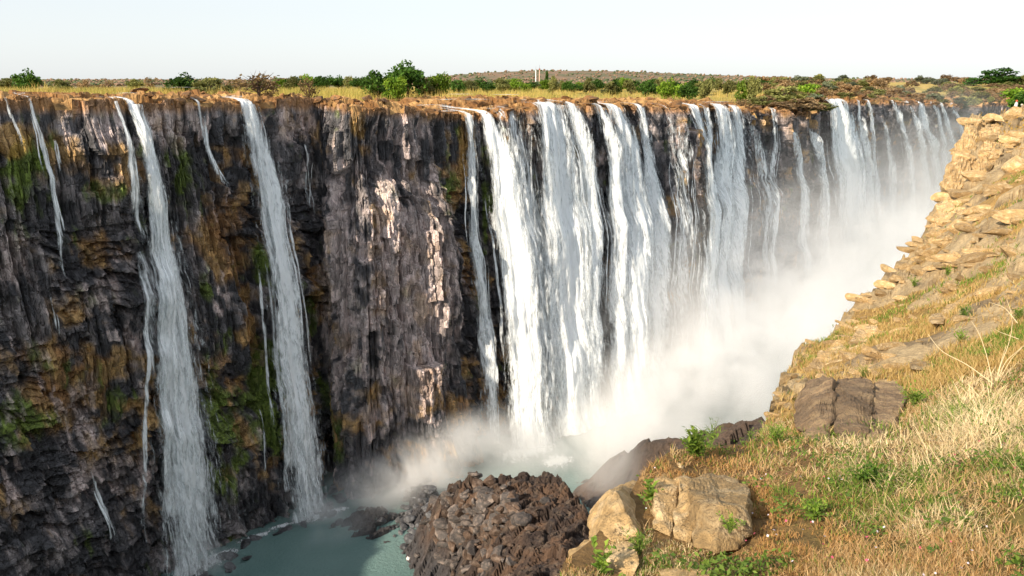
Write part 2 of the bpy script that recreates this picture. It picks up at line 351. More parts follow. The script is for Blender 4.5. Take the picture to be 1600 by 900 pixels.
rk = sst(.5, 3, pt) * (1 - sst(75, 110, pt))
a, b, c, bx, by, f1, f2 = vor(PX / 5, PY / 3.2, 201); a2, b2, c2, bx2, by2, g1, g2 = vor(PX / 1.8, PY / 1.3, 211)
hump = (fbm(PX / 14, PY / 14, 3, 221) - .45) * 3.2
PZ = PZ + rk * (hump + (np.floor(a * 4) / 4 - .4) * 2.4 + (a2 - .5) * 1.3 + bx * (b - .5) * 1.2 - 1.0 * np.exp(-((f2 - f1) / .12) ** 2)) * np.interp(np.hypot(PX, PY), [200, 600], [1, 1.4])
blend = np.clip(pt / 1.0, 0, 1); PZ = mix(edge[:, None, 2], PZ, blend)
n1 = fbm(PX / 6, PY / 6, 4, 231); n2 = fbm(PX / 1.5, PY / 1.5, 3, 241)
rockc = mixc((.20, .098, .033), (.38, .225, .09), sst(.35, .65, n1)); rockc = mixc(rockc, rockc * .35, sst(.55, .7, n2) * .8)
grassc = mixc((.42, .30, .08), (.25, .22, .055), sst(.4, .65, fbm(PX / 25, PY / 25, 3, 251)))
farc = mixc((.20, .13, .08), (.09, .10, .045), sst(.45, .6, fbm(PX / 60, PY / 60, 5, 261)))
PC = rockc + (grassc - rockc) * sst(80, 105, pt + (n1 - .5) * 40)[..., None]
PC = PC + (farc - PC) * sst(350, 800, pt)[..., None]
pla = obj("plateau", mesh("plateau", np.stack([PX, PY, PZ], -1), grid_faces(len(pcs), len(TT)), M_PLAT, PC)); props(pla, kind="structure")
def ground_plateau(px, R):
    """point on the plateau at photo column px and range R (no rock detail)"""
    az = math.atan((px - 800) / (F * 1.0)); x = R * math.sin(az); y = R * math.cos(az)
    d = np.hypot(PX - x, PY - y); k = np.unravel_index(np.argmin(d), d.shape)
    return np.array((x, y, PZ[k]))
# ================================================================ our own bank: slope on the near side of the gorge
def tps_fit(X, y, lam=1e-6):
    n = len(X); d = np.linalg.norm(X[:, None] - X[None], axis=-1); K = np.where(d > 0, d * d * np.log(d + 1e-12), 0) + lam * np.eye(n)
    Pm = np.c_[np.ones(n), X]; A = np.zeros((n + 3, n + 3)); A[:n, :n] = K; A[:n, n:] = Pm; A[n:, :n] = Pm.T
    w = np.linalg.solve(A, np.r_[y, 0, 0, 0]); return X, w
def tps(fit, Q):
    X, w = fit; sh = Q.shape[:-1]; Q = Q.reshape(-1, 2); out = np.empty(len(Q))
    for i in range(0, len(Q), 60000):
        q = Q[i:i + 60000]; d = np.linalg.norm(q[:, None] - X[None], axis=-1)
        out[i:i + 60000] = np.where(d > 0, d * d * np.log(d + 1e-12), 0) @ w[:-3] + w[-3] + q @ w[-2:]
    return out.reshape(sh)
CT = [(900, 900, 6), (800, 900, 5.8), (1000, 860, 6.8), (1100, 780, 8.2), (1010, 745, 8.6), (1060, 700, 9.8), (1180, 688, 12), (1120, 705, 10.4), (1190, 672, 14.5), (1235, 566, 26), (1320, 488, 39), (1440, 372, 60), (1462, 320, 70), (1490, 262, 80), (1512, 192, 90),
      (1600, 900, 6), (1600, 700, 9), (1600, 550, 16), (1600, 400, 32), (1600, 280, 55), (1600, 168, 108), (1560, 176, 97), (1400, 600, 17), (1300, 620, 16.5), (1450, 480, 32), (1500, 350, 55), (1550, 240, 82), (1530, 295, 68),
      (1300, 780, 8), (1450, 720, 9), (1250, 700, 10.5), (1380, 540, 24), (1540, 500, 22), (1300, 880, 6.4), (1100, 890, 6.3)]
cx = []; cv = []
for px, py, R in CT:
    p = at_R(px, py, R); cx.append((math.degrees(math.atan2(p[0], p[1])) / 8, math.log(R) * 1.6)); cv.append((CAM_H - p[2]))
for az, R, dr in [(-60, 1.5, 1.7), (0, 1.5, 1.8), (40, 1.5, 1.6), (80, 1.5, 1.5), (-60, 5, 2.6), (-110, 5, 2.2), (-110, 40, 1.0), (-25, 5, 3.4), (55, 8, 2.0), (80, 8, 1.2), (55, 40, 3.0), (80, 40, 0), (55, 130, 0), (80, 130, -4), (45, 110, 1.6), (20, 3, 2.4), (0, 3, 2.5), (40, 3, 2.2)]:
    cx.append((az / 8, math.log(R) * 1.6)); cv.append(dr)
SFIT = tps_fit(np.array(cx), np.array(cv), 1e-3)
_e = [(-112, 60), (-104, 14), (-95, 5.0), (-80, 4.4), (-25, 4.2), (0, 4.4), (3.2, 5.0)]
for px, py, R in [(880, 872, 6.3), (950, 800, 7.4), (1010, 735, 8.8), (1060, 700, 9.8), (1120, 693, 10.8), (1180, 688, 12), (1190, 672, 14.5), (1235, 566, 26), (1320, 488, 39), (1440, 372, 60), (1462, 320, 70), (1490, 262, 80), (1512, 192, 90), (1560, 176, 97), (1600, 168, 108)]:
    p = at_R(px, py, R); _e.append((math.degrees(math.atan2(p[0], p[1])), R))
_e += [(45, 125), (90, 160)]
EA = np.array([e[0] for e in _e]); ER = np.array([e[1] for e in _e])
def edge_R(az): return np.exp(np.interp(az, EA, np.log(ER)))
def slope_rock(x, y, R):
    return sst(13, 20, R) * np.clip(sst(.41, .55, fbm(x / 6, y / 6, 4, 301)) + .75 * sst(.86, .97, R / edge_R(np.degrees(np.arctan2(x, y)))) + .6 * sst(60, 72, R), 0, 1)
def slope_h(az, R, detail=True):
    q = np.stack([az / 8, np.log(R) * 1.6], -1); z = CAM_H - tps(SFIT, q)
    x = R * np.sin(np.radians(az)); y = R * np.cos(np.radians(az))
    if detail:
        k = np.interp(R, [3, 14, 30, 90], [.25, .5, 1.0, 1.6])
        z = z + (fbm(x / (1.5 * k), y / (1.5 * k), 4, 311) - .5) * .45 * k
        rk = slope_rock(x, y, R)
        u = x * .8 + y * .6; v = -x * .6 + y * .8
        kk = np.interp(R, [15, 40, 100], [.55, 1.0, 1.5])
        w_ = (fbm(x / 4, y / 4, 3, 325) - .5) * 3
        a, b, c, bx, by, f1, f2 = vor((u + w_) / 5.2, (v - w_) / 2.4, 321); a2, b2, c2, bx2, by2, g1, g2 = vor((u + w_ * .5) / 1.9, v / 1.0, 331)
        z = z + rk * kk * ((a - .5) * .5 + bx * (b - .5) * 1.3 + by * (c - .2) * 1.3 - .25 * np.exp(-((f2 - f1) / .09) ** 2))
        z = z + rk * kk * ((a2 - .5) * .28 + bx2 * (b2 - .5) * .6 + by2 * (c2 - .3) * .5 - .12 * np.exp(-((g2 - g1) / .1) ** 2))
        z = z + rk * (fbm(x / .9, y / .9, 3, 335) - .5) * .35 * kk
    return z
AZ = np.concatenate([np.arange(-110, -4, 2.0), np.arange(-4, 17, .055), np.arange(17, 34, .034), np.arange(34, 92, 1.5)])
NR, ND = 520, 60
Rn = np.linspace(0, 1, NR) ** 1.0
ag = np.repeat(AZ[:, None], NR, 1); eR = edge_R(AZ) * (1 + (fbm(AZ * 1.3, AZ * 0, 3, 341) - .5) * .10 * sst(14, 20, edge_R(AZ)))
lo = math.log(1.2); Rg = np.exp(lo + (np.log(eR)[:, None] - lo) * Rn[None])
zg = slope_h(ag, Rg)
for _ in range(2):                                          # weathered edges
    zp = np.pad(zg, 1, 'edge'); zs = .15 * (zp[:-2, 1:-1] + zp[2:, 1:-1] + zp[1:-1, :-2] + zp[1:-1, 2:]) + .4 * zg
    zg = mix(zg, zs / 1.0, sst(13, 20, Rg))
SX = Rg * np.sin(np.radians(ag)); SY = Rg * np.cos(np.radians(ag))
td = np.linspace(0, 1, ND + 1)[1:] ** 1.6
ze = zg[:, -1:]; Zd = ze * (1 - td[None]); drop = ze - Zd
Rd = eR[:, None] + np.minimum(.35 * drop, 2 + .14 * drop) + sst(0, 8, drop) * ((fbm(ag[:, :1] * eR[:, None] / 200 + 0 * drop, Zd / 9, 4, 351) - .5) * 7 + (vor(ag[:, :1] * eR[:, None] / 180 + 0 * drop, Zd / 6, 361)[0] - .5) * 2.5)
Rd = np.maximum(Rd, eR[:, None] + .05 * drop)
agd = np.repeat(AZ[:, None], ND, 1)
GX = np.concatenate([SX, Rd * np.sin(np.radians(agd))], 1); GY = np.concatenate([SY, Rd * np.cos(np.radians(agd))], 1); GZ = np.concatenate([zg, Zd], 1)
Rall = np.concatenate([Rg, Rd], 1)
n1 = fbm(GX / np.interp(Rall, [5, 60], [.8, 6]), GY / np.interp(Rall, [5, 60], [.8, 6]), 4, 371); n2 = fbm(GX * 1.5, GY * 1.5 + GZ, 4, 381)
rkm = slope_rock(GX, GY, Rall)
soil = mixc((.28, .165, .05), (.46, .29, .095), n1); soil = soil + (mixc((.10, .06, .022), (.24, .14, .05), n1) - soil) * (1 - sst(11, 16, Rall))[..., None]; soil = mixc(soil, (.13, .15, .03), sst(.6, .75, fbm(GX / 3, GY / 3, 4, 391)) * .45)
tan = mixc((.31, .215, .105), (.52, .40, .235), n2); tan = mixc(tan, (.20, .145, .085), sst(.58, .72, fbm(GX / 2.5 + GZ, GY / 2.5, 4, 401)) * .7)
SC = mixc(soil, tan, sst(.3, .6, rkm + (n2 - .5) * .5))
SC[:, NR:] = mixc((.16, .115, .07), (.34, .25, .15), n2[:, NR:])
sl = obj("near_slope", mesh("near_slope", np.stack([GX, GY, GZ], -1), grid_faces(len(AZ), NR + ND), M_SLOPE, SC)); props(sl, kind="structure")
# ground behind the camera and the near rim to the left (it throws the shade into the gorge)
def bank_at(px, R, detail=True):
    az = np.degrees(np.arctan2(px - 800.0, F * CP - 0 * px)) if False else None
def slope_pt(px, py):
    """first hit of the photo ray on the near slope (march over range)"""
    r, f, u = ray(px, py); az = math.degrees(math.atan2(r, f)); h = math.hypot(r, f)
    Rs = np.exp(np.linspace(math.log(2), math.log(float(edge_R(np.array(az))) * 1.02), 400))
    zz = slope_h(np.full(400, az), Rs, True); ry = CAM_H + u / h * Rs
    k = np.argmax(zz >= ry) if np.any(zz >= ry) else 399
    R = Rs[k]; return np.array((R * math.sin(math.radians(az)), R * math.cos(math.radians(az)), zz[k]))

# ================================================================ gorge floor, pool, rubble mound, ridge
M_FLOOR = rockmat("gorge_bed", 0.7, 0.6, 0.5, 0.6, use_col=False, base=(.10, .10, .10), tintcol=(.05, .05, .055))
fx, fy = np.meshgrid(np.linspace(-190, 560, 190), np.linspace(-60, 720, 190), indexing='ij')
fz = -3.5 + (fbm(fx / 12, fy / 12, 4, 411) - .5) * 3
gb = obj("gorge_ground", mesh("gorge_ground", np.stack([fx, fy, fz], -1), grid_faces(190, 190), M_FLOOR)); props(gb, kind="structure")
m, nt, b = newmat("pool_water"); M_WATER = m
tc = N(nt, "ShaderNodeTexCoord"); n = N(nt, "ShaderNodeTexNoise", {"Vector": tc.outputs["Object"], "Scale": .06, "Detail": 4.0})
cr = N(nt, "ShaderNodeMix", {0: n.outputs[0]}, data_type='RGBA'); cr.inputs[6].default_value = (.075, .145, .138, 1); cr.inputs[7].default_value = (.18, .27, .255, 1)
nt.links.new(cr.outputs[2], b.inputs["Base Color"]); b.inputs["Roughness"].default_value = .22; b.inputs["IOR"].default_value = 1.33
n2_ = N(nt, "ShaderNodeTexNoise", {"Vector": tc.outputs["Object"], "Scale": 1.1, "Detail": 5.0, "Roughness": .65})
bp = N(nt, "ShaderNodeBump", {"Height": n2_.outputs[0], "Strength": .8, "Distance": .5}); nt.links.new(bp.outputs[0], b.inputs["Normal"])
px_, py_ = np.meshgrid(np.linspace(-190, 560, 3), np.linspace(-60, 720, 3), indexing='ij')
pool = obj("pool_water", mesh("pool_water", np.stack([px_, py_, px_ * 0], -1), grid_faces(3, 3), M_WATER, smooth=True)); props(pool, kind="structure")

def heightfield(ctrl, x0, x1, y0, y1, st, lam=.5):
    X = np.array([(c[0] / 30, c[1] / 30) for c in ctrl]); f = tps_fit(X, np.array([c[2] for c in ctrl]), lam * 1e-3)
    gx, gy = np.meshgrid(np.arange(x0, x1, st), np.arange(y0, y1, st), indexing='ij')
    return gx, gy, tps(f, np.stack([gx / 30, gy / 30], -1))
MC = [tuple(at_z(*c)) for c in [(862, 733, 24), (800, 728, 23), (750, 738, 21), (700, 762, 15), (672, 790, 10), (650, 840, 4), (640, 882, 0), (700, 830, 11), (760, 800, 19), (820, 790, 24), (910, 790, 25), (915, 815, 25), (890, 880, 31), (800, 820, 22), (720, 860, 9), (800, 895, 23), (700, 895, 6), (850, 850, 27)]]
def right_of(px, py, z, dx, dz): p = at_z(px, py, z); return (p[0] + dx[0], p[1] + dx[1], dz)
MC += [right_of(862, 733, 24, (1, 6), 8), right_of(862, 733, 24, (4, 9), -3), right_of(800, 728, 23, (0, 7), 5), right_of(800, 728, 23, (0, 11), -3), right_of(750, 738, 21, (-2, 9), -3), right_of(910, 790, 25, (7, 3), 3), right_of(910, 790, 25, (10, 5), -4), right_of(890, 880, 31, (9, 2), 8), right_of(890, 880, 31, (13, 3), -3), right_of(672, 790, 10, (-5, 6), -3), right_of(640, 882, 0, (-6, 0), -4)]
MC += [tuple(at_z(*q)) for q in [(600, 800, -.5), (640, 778, .9), (655, 815, 1.5), (618, 838, -.8), (590, 765, -.1), (620, 755, .4), (560, 790, -1.2), (560, 750, -.5), (600, 870, -2)]]
MC += [(-46, 150, -5), (-46, 190, -3), (-20, 200, -3), (5, 95, 40), (16, 95, 14), (-8, 100, 18), (-20, 110, 4), (-30, 125, -2), (-40, 150, -6), (30, 150, -6), (20, 180, -7), (-30, 185, -7), (8, 80, 52), (-10, 80, 30), (28, 120, -5)]
mx_, my_, mz_ = heightfield(MC, -50, 28, 84, 202, .36)
capA = np.array([at_z(862, 735, 22.5), at_z(750, 742, 19.5), at_z(910, 792, 23.5), at_z(890, 880, 29.5), at_z(800, 820, 21)]); pf = np.linalg.lstsq(np.c_[capA[:, :2], np.ones(5)], capA[:, 2], rcond=None)[0]
cap = pf[0] * mx_ + pf[1] * my_ + pf[2]; mz_ = np.minimum(mz_, np.maximum(cap, 1.5))
bxr = np.interp(my_, [84, 113, 118, 146, 161, 166], [14, 12.5, 14.5, 14.5, 8.8, 4]); mz_ = np.where(mx_ > bxr, np.maximum(np.minimum(mz_, cap - 2.6 * (mx_ - bxr)), -5), mz_)
mz_ = np.where((my_ > 162.5) & (mx_ > -18), np.maximum(np.minimum(mz_, cap - 2.2 * (my_ - 162.5)), -5), mz_)
u = mx_ * .75 + my_ * .66; v = -mx_ * .66 + my_ * .75
a, b_, c, bx, by, f1, f2 = vor(u / 6.5, v / 2.0, 421); a2, b2, c2, bx2, by2, g1, g2 = vor(u / 1.2, v / .8, 431)
mz_ = mz_ + ((a - .5) * 2.0 + bx * (b_ - .5) * 2.4 + by * (c - .5) * 2.6 - 1.3 * np.exp(-((f2 - f1) / .1) ** 2)) + (a2 - .5) * .55 - .45 * np.exp(-((g2 - g1) / .12) ** 2)
n1 = fbm(mx_ / 5, my_ / 5, 4, 441); n2 = fbm(mx_ / 1.2, my_ / 1.2, 4, 451)
mc = mixc((.055, .038, .031), (.115, .070, .046), sst(.38, .6, n1)); mc = mixc(mc, (.035, .03, .03), sst(.52, .68, n2) * .8); mc = mixc(mc, (.17, .12, .085), sst(.62, .7, n2 + (a2 - .5) * .2) * .5)
wet = 1 - sst(4, 11, mz_ + (n1 - .5) * 5); mc = mixc(mc, (.055, .055, .06), wet * .85)
MOUND = (mx_, my_, mz_)
mo = obj("rubble_mound", mesh("rubble_mound", np.stack([mx_, my_, mz_], -1), grid_faces(*mx_.shape), M_MOUND, mc)); props(mo, kind="structure")
RC = [tuple(at_z(*c)) for c in [(890, 775, 0), (930, 745, 4), (965, 715, 9), (1000, 697, 14), (1030, 690, 18), (950, 790, 2), (1000, 760, 12), (1040, 730, 20), (1060, 780, 22)]]
RC += [(RC[3][0] + 2, RC[3][1] + 12, -4), (RC[4][0] + 4, RC[4][1] + 12, -4), (RC[2][0] - 4, RC[2][1] + 8, -4), (RC[0][0] - 8, RC[0][1], -5), (20, 150, -4), (60, 130, 30), (70, 160, 34), (80, 200, 20), (70, 230, -4), (100, 230, -4), (40, 120, 10)]
rx_, ry_, rz_ = heightfield(RC, 14, 95, 118, 235, .6)
a, b_, c, bx, by, f1, f2 = vor(rx_ / 5, ry_ / 4, 461)
rz_ = rz_ + (a - .5) * 2.5 + bx * (b_ - .5) * 3 + (fbm(rx_ / 2.5, ry_ / 2.5, 4, 471) - .5) * 3
rc = mixc((.05, .043, .038), (.13, .085, .06), fbm(rx_ / 5, ry_ / 5, 4, 481))
rg = obj("rock_ridge", mesh("rock_ridge", np.stack([rx_, ry_, rz_], -1), grid_faces(*rx_.shape), M_MOUND, rc)); props(rg, kind="structure")
# ================================================================ water over the rim
from mathutils.kdtree import KDTree
def watermat(name, solid):
    m, nt, b = newmat(name); out = nt.nodes["Material Output"]
    uv = N(nt, "ShaderNodeUVMap", uv_map="UV"); oi = N(nt, "ShaderNodeObjectInfo")
    mul = N(nt, "ShaderNodeMath", {0: oi.outputs["Random"], 1: 60.0}, operation='MULTIPLY')
    off = N(nt, "ShaderNodeCombineXYZ", {0: mul.outputs[0], 1: mul.outputs[0]})
    pos = N(nt, "ShaderNodeVectorMath", {0: uv.outputs[0], 1: off.outputs[0]}, operation='ADD')
    wv = N(nt, "ShaderNodeTexNoise", {"Vector": pos.outputs[0], "Scale": .12, "Detail": 3.0})
    ws = N(nt, "ShaderNodeVectorMath", {0: wv.outputs["Color"], 3: 2.2}, operation='SCALE')
    pw = N(nt, "ShaderNodeVectorMath", {0: pos.outputs[0], 1: ws.outputs[0]}, operation='ADD')
    m1 = N(nt, "ShaderNodeMapping", {0: pw.outputs[0]}); m1.inputs["Scale"].default_value = (.75, .055, 1)
    m2 = N(nt, "ShaderNodeMapping", {0: pw.outputs[0]}); m2.inputs["Scale"].default_value = (2.6, .22, 1)
    m3 = N(nt, "ShaderNodeMapping", {0: pw.outputs[0]}); m3.inputs["Scale"].default_value = (1.1, .45, 1)
    a = N(nt, "ShaderNodeTexNoise", {"Vector": m1.outputs[0], "Scale": 1.0, "Detail": 6.0, "Roughness": .6})
    c = N(nt, "ShaderNodeTexNoise", {"Vector": m2.outputs[0], "Scale": 1.0, "Detail": 5.0, "Roughness": .65})
    e = N(nt, "ShaderNodeTexNoise", {"Vector": m3.outputs[0], "Scale": 1.0, "Detail": 6.0, "Roughness": .7})
    s1 = N(nt, "ShaderNodeMath", {0: a.outputs[0], 1: c.outputs[0]}, operation='ADD')
    s2 = N(nt, "ShaderNodeMath", {0: e.outputs[0], 1: .6, 2: s1.outputs[0]}, operation='MULTIPLY_ADD')   # mean 1.3
    th = N(nt, "ShaderNodeAttribute", attribute_name="thick")
    k = N(nt, "ShaderNodeMath", {0: s2.outputs[0], 1: 1.3}, operation='SUBTRACT')
    k2 = N(nt, "ShaderNodeMath", {0: k.outputs[0], 1: 1.45, 2: th.outputs["Fac"]}, operation='MULTIPLY_ADD')
    al = N(nt, "ShaderNodeMapRange", {"Value": k2.outputs[0], "From Min": .24, "From Max": .92}, interpolation_type='SMOOTHSTEP')
    al2 = N(nt, "ShaderNodeMath", {0: al.outputs[0], 1: solid}, operation='MULTIPLY')
    cr = N(nt, "ShaderNodeMix", {0: al.outputs[0]}, data_type='RGBA'); cr.inputs[6].default_value = (.80, .86, .89, 1); cr.inputs[7].default_value = (.93, .965, .985, 1)
    bp = N(nt, "ShaderNodeBump", {"Height": s2.outputs[0], "Strength": .7, "Distance": .8})
    df = N(nt, "ShaderNodeBsdfDiffuse", {0: cr.outputs[2], "Normal": bp.outputs[0]}); tr = N(nt, "ShaderNodeBsdfTranslucent", {0: cr.outputs[2], "Normal": bp.outputs[0]})
    mx = N(nt, "ShaderNodeMixShader", {0: .12, 1: df.outputs[0], 2: tr.outputs[0]})
    tp = N(nt, "ShaderNodeBsdfTransparent")
    fin = N(nt, "ShaderNodeMixShader", {0: al2.outputs[0], 1: tp.outputs[0], 2: mx.outputs[0]})
    nt.links.new(fin.outputs[0], out.inputs[0])
    return m
M_FALL = watermat("falling_water", .97)
_ts = np.concatenate([np.arange(SL[3], S_HEAD0 - 1, .5), np.arange(S_HEAD1 + 6, SL[-3], .8)]); _tq = np.linspace(0, 1, 160)
TSg, TQg = np.meshgrid(_ts, _tq, indexing='ij')
_kds = {}
def table(throw):
    if throw not in _kds:
        P = base_pt(TSg, TQg); n = normal_s(TSg); P[..., :2] += n * (1.0 + throw * (1 - TQg) ** .6)[..., None]
        x, y, d = proj(P); kd = KDTree(x.size)
        for i, (a_, b_) in enumerate(zip(x.ravel(), y.ravel())): kd.insert((a_, b_, 0), i)
        kd.balance(); _kds[throw] = (kd, P.reshape(-1, 3), d.ravel())
    return _kds[throw]
def locate(px, py, throw):
    kd, P, d = table(throw); _, i, _d = kd.find((px, py, 0)); return TSg.ravel()[i], TQg.ravel()[i], d[i]
def ribbon(sc, hw, qs, lift, thickv, inl, decay, wob, seed, throw):
    """sc, hw: centre and half width (m along the rim) per row; qs: height fraction per row, falling"""
    nv = len(qs); nu = int(np.clip(np.max(hw) * 2 / .55, 4, 40)); uu = np.linspace(-1, 1, nu)
    cen = sc + (fbm(np.arange(nv) * .05, np.full(nv, seed * 1.7), 3, seed) - .5) * 2 * wob
    sg_ = cen[None] + uu[:, None] * hw[None]; qg_ = np.repeat(qs[None], nu, 0)
    d = cliff_disp(sg_, qg_ * 98.0, False)
    d = np.maximum(d, np.roll(d, 1, 0)); d = np.maximum(d, np.roll(d, -1, 0))
    D = d.copy(); dz = -np.diff(qs) * 98
    for i in range(1, nv): D[:, i] = np.maximum(d[:, i], D[:, i - 1] - decay * dz[i - 1])
    k = max(1, nu // 8)
    for _ in range(2 * k):
        Dp = np.pad(D, ((1, 1), (0, 0)), 'edge'); D = np.maximum(D * .6, .25 * Dp[:-2] + .5 * Dp[1:-1] + .25 * Dp[2:])
    for _ in range(3 if throw < 4.5 else 14):
        Dp = np.pad(D, ((0, 0), (1, 1)), 'edge'); D = .25 * Dp[:, :-2] + .5 * Dp[:, 1:-1] + .25 * Dp[:, 2:]
    dropf = np.clip(qs[0] - qs, 0, 1)
    D = D + lift + (throw * dropf ** .6)[None] + (fbm(sg_ * .8, qg_ * 98 * .09, 4, seed + 3) - .5) * 1.3 * np.clip(hw, .5, 2)[None]
    P = base_pt(sg_, qg_); n = normal_s(sg_); P[..., :2] += n * D[..., None]
    u_m = sg_ - sc.mean(); v_m = np.repeat((-(qs - qs[0]) * 98)[None], nu, 0)
    th = np.repeat(thickv[None], nu, 0) * (1.08 - 1.15 * np.abs(uu[:, None]) ** 1.7) - .12
    if inl > 0:                                             # the stream on the plateau just before the drop
        inl = inl * 2.2; ts = np.linspace(inl, 0.6, max(4, int(inl / .8))); top = P[:, :1].copy(); dr = inland(sg_[:, 0])
        ext = np.repeat(top, len(ts), 1); wv_ = (fbm(ts * .25, ts * 0, 3, seed + 9) - .5) * 5 * np.clip(ts / 8, 0, 1)
        nn = normal_s(sg_[:, 0]); tg = np.stack([-nn[:, 1], nn[:, 0]], -1)
        ext[..., :2] += dr[:, None] * ts[None, :, None] + tg[:, None] * wv_[None, :, None]; ext[..., 2] += .35 + .05 * ts[None] + 0.6 * np.clip(ts[None] / 3, 0, 1)
        P = np.concatenate([ext, P], 1); u_m = np.concatenate([np.repeat(u_m[:, :1], len(ts), 1), u_m], 1); v_m = np.concatenate([np.repeat(-ts[None], nu, 0), v_m], 1)
        th = np.concatenate([np.repeat(th[:, :1], len(ts), 1) * (1 - .6 * ts[None] / inl), th], 1)
    nv2 = P.shape[1]
    return P.reshape(-1, 3), grid_faces(nu, nv2), np.stack([u_m, v_m], -1).reshape(-1, 2), th.ravel()
FALL_GROUP = "waterfalls along the rim of the gorge"
FOOTS = []
def fall(label, ctrl, throw=5.0, dens=1.0, strands=4, base=True, inl=5.0, decay=.06, wob=.6, seed=1, sw=(.5, 1.5)):
    C_ = [locate(px, py, throw) + (w,) for px, py, w in ctrl]
    s_ = np.array([c[0] for c in C_]); q_ = np.array([c[1] for c in C_]); d_ = np.array([c[2] for c in C_]); w_ = np.array([c[3] for c in C_], float)
    if ctrl[0][1] < 215 and inl > 0: q_[0] = 1.0
    n = normal_s(s_); P0 = base_pt(s_, q_); v = P0[:, :2] / np.linalg.norm(P0[:, :2], axis=1, keepdims=True)
    fs = np.clip(np.abs((n * v).sum(-1)), .35, 1); hw_ = w_ * (.50 if ctrl[0][0] < 700 else .60) * d_ / F / fs
    if base and q_[-1] > 0.02: q_ = np.append(q_, 0.004); s_ = np.append(s_, s_[-1]); hw_ = np.append(hw_, hw_[-1] * 1.15)
    o = np.argsort(q_); step = .7 if d_.mean() < 260 else 1.1
    qs = np.arange(q_.max(), q_.min(), -step / 98); sc = np.interp(qs, q_[o], s_[o]); hw = np.interp(qs, q_[o], hw_[o])
    ext = np.linspace(0, 1, len(qs)); leftw = ctrl[0][0] < 700; tv = dens * (.92 + .3 * np.sin(ext * 3)) * ((1.12 - .42 * ext) if leftw else 1) * (1 if base else (1 - ext ** 3)) * sst(0, .03, ext + (.03 if inl > 0 else 0))
    foot = base_pt(sc[-1:], qs[-1:])[0]; nn = normal_s(sc[-1:])[0]; foot = foot + np.array((*(nn * throw), 0)); FOOTS.append((foot, float(hw[-1])))
    root = empty("waterfall", foot, label, "waterfall", FALL_GROUP)
    def part(name, *a):
        V, Q, UV, TH = ribbon(*a); me = mesh(name, V - foot, Q, M_FALL, uv=UV, attrs={"thick": TH}, smooth=True); return obj(name, me, root)
    part("water_sheet", sc, hw, qs, .5, tv, inl, decay, wob, seed, throw)
    r = random.Random(seed * 13 + 5)
    if dens > .8 and hw.mean() > 2: part("water_sheet", sc, hw * .8, qs, 1.3, tv * .8, 0, decay, wob, seed + 1, throw)
    if dens > .7 and hw.mean() > 1.2 and base: part("water_veil", sc + hw * .3, hw * 1.75, qs, .25, tv * .52, 0, decay, wob, seed + 2, throw * .8)
    fine = not leftw and d_.mean() > 225
    for k in range(strands * 2 if fine else strands + (4 if leftw and dens > 1 else 0)):
        a0 = r.uniform(0, .35); a1 = min(1, a0 + r.uniform(.35, .8)); i0, i1 = int(a0 * (len(qs) - 2)), max(int(a1 * len(qs)), int(a0 * (len(qs) - 2)) + 6)
        sub = slice(i0, i1); u = r.uniform(-1.0, 1.0) * ((1.9 if fine and k >= strands else 1.25) if k % 2 else .8); w = r.uniform(*sw) * (.6 if fine and k >= strands else 1); x = np.linspace(0, 1, len(qs[sub]))
        part("water_strand", sc[sub] + u * hw[sub], np.full(len(x), w) * (.6 + .6 * x), qs[sub], 1.0 + r.random() * 1.0, 1.0 * np.sin(np.clip(x * 1.05, 0, 1) * math.pi) ** .4, 0, decay, .5, seed + 20 + k, throw)
    return root
L = "falls cliff"
fall("faint trickle at the far left of the cliff beside orange lit rock", [(12, 175, 5), (25, 215, 8), (38, 260, 9)], 1, .75, 1, False, 3, .5, .3, 2, (.2, .5))
fall("thin white waterfall falling past mossy ledges, leftmost long one on the cliff", [(50, 178, 8), (62, 230, 12), (80, 300, 11), (92, 380, 14), (103, 455, 18)], 1.5, .85, 3, False, 6, .5, .5, 3, (.2, .6))
fall("short thin trickle just right of the leftmost long thin waterfall", [(84, 212, 5), (92, 250, 6), (99, 290, 6)], 1, .8, 1, False, 0, .5, .3, 4, (.2, .4))
fall("short trickle on dark wet rock below the leftmost thin waterfall", [(78, 462, 4), (87, 500, 6), (94, 550, 6)], 1, .8, 1, False, 0, .5, .3, 5, (.2, .4))
fall("thin trickle running to the cliff foot left of the tall left waterfall", [(152, 740, 5), (170, 800, 9), (195, 878, 16)], 2, .75, 2, False, 0, .5, .5, 6, (.2, .5))
fall("tall white waterfall on the left with ledges halfway and a wide foot", [(208, 165, 20), (226, 240, 28), (244, 330, 38), (258, 420, 52), (272, 540, 62), (288, 700, 84), (302, 882, 112)], 4, 1.12, 9, True, 4, .35, .8, 7, (.4, 1.3))
fall("narrow side stream joining the tall left waterfall from its left", [(180, 165, 9), (190, 215, 10), (200, 262, 22), (212, 330, 26), (226, 400, 22)], 2.5, .75, 3, False, 4, .4, .4, 8, (.25, .7))
fall("faint veil beside the left edge of the tall left waterfall below its ledge", [(222, 388, 26), (236, 470, 30), (240, 560, 30), (248, 650, 40)], 3, .62, 3, False, 0, .4, .4, 9, (.25, .6))
fall("thin stepped cascade between the two tall left waterfalls", [(316, 168, 7), (328, 225, 9), (342, 258, 16), (358, 290, 18), (368, 325, 12)], 1.2, .85, 3, False, 3, .6, .4, 10, (.2, .6))
fall("second tall white waterfall leaning right and landing in the pool", [(390, 164, 24), (408, 225, 36), (424, 300, 42), (442, 400, 38), (456, 520, 44), (472, 650, 60), (490, 806, 84)], 5, 1.1, 8, True, 6, .3, .8, 11, (.4, 1.2))
fall("thin bluish trickle beside the headland of pale columns", [(474, 222, 5), (480, 290, 7), (487, 375, 8)], 1.5, .85, 2, False, 0, .4, .4, 12, (.2, .5))
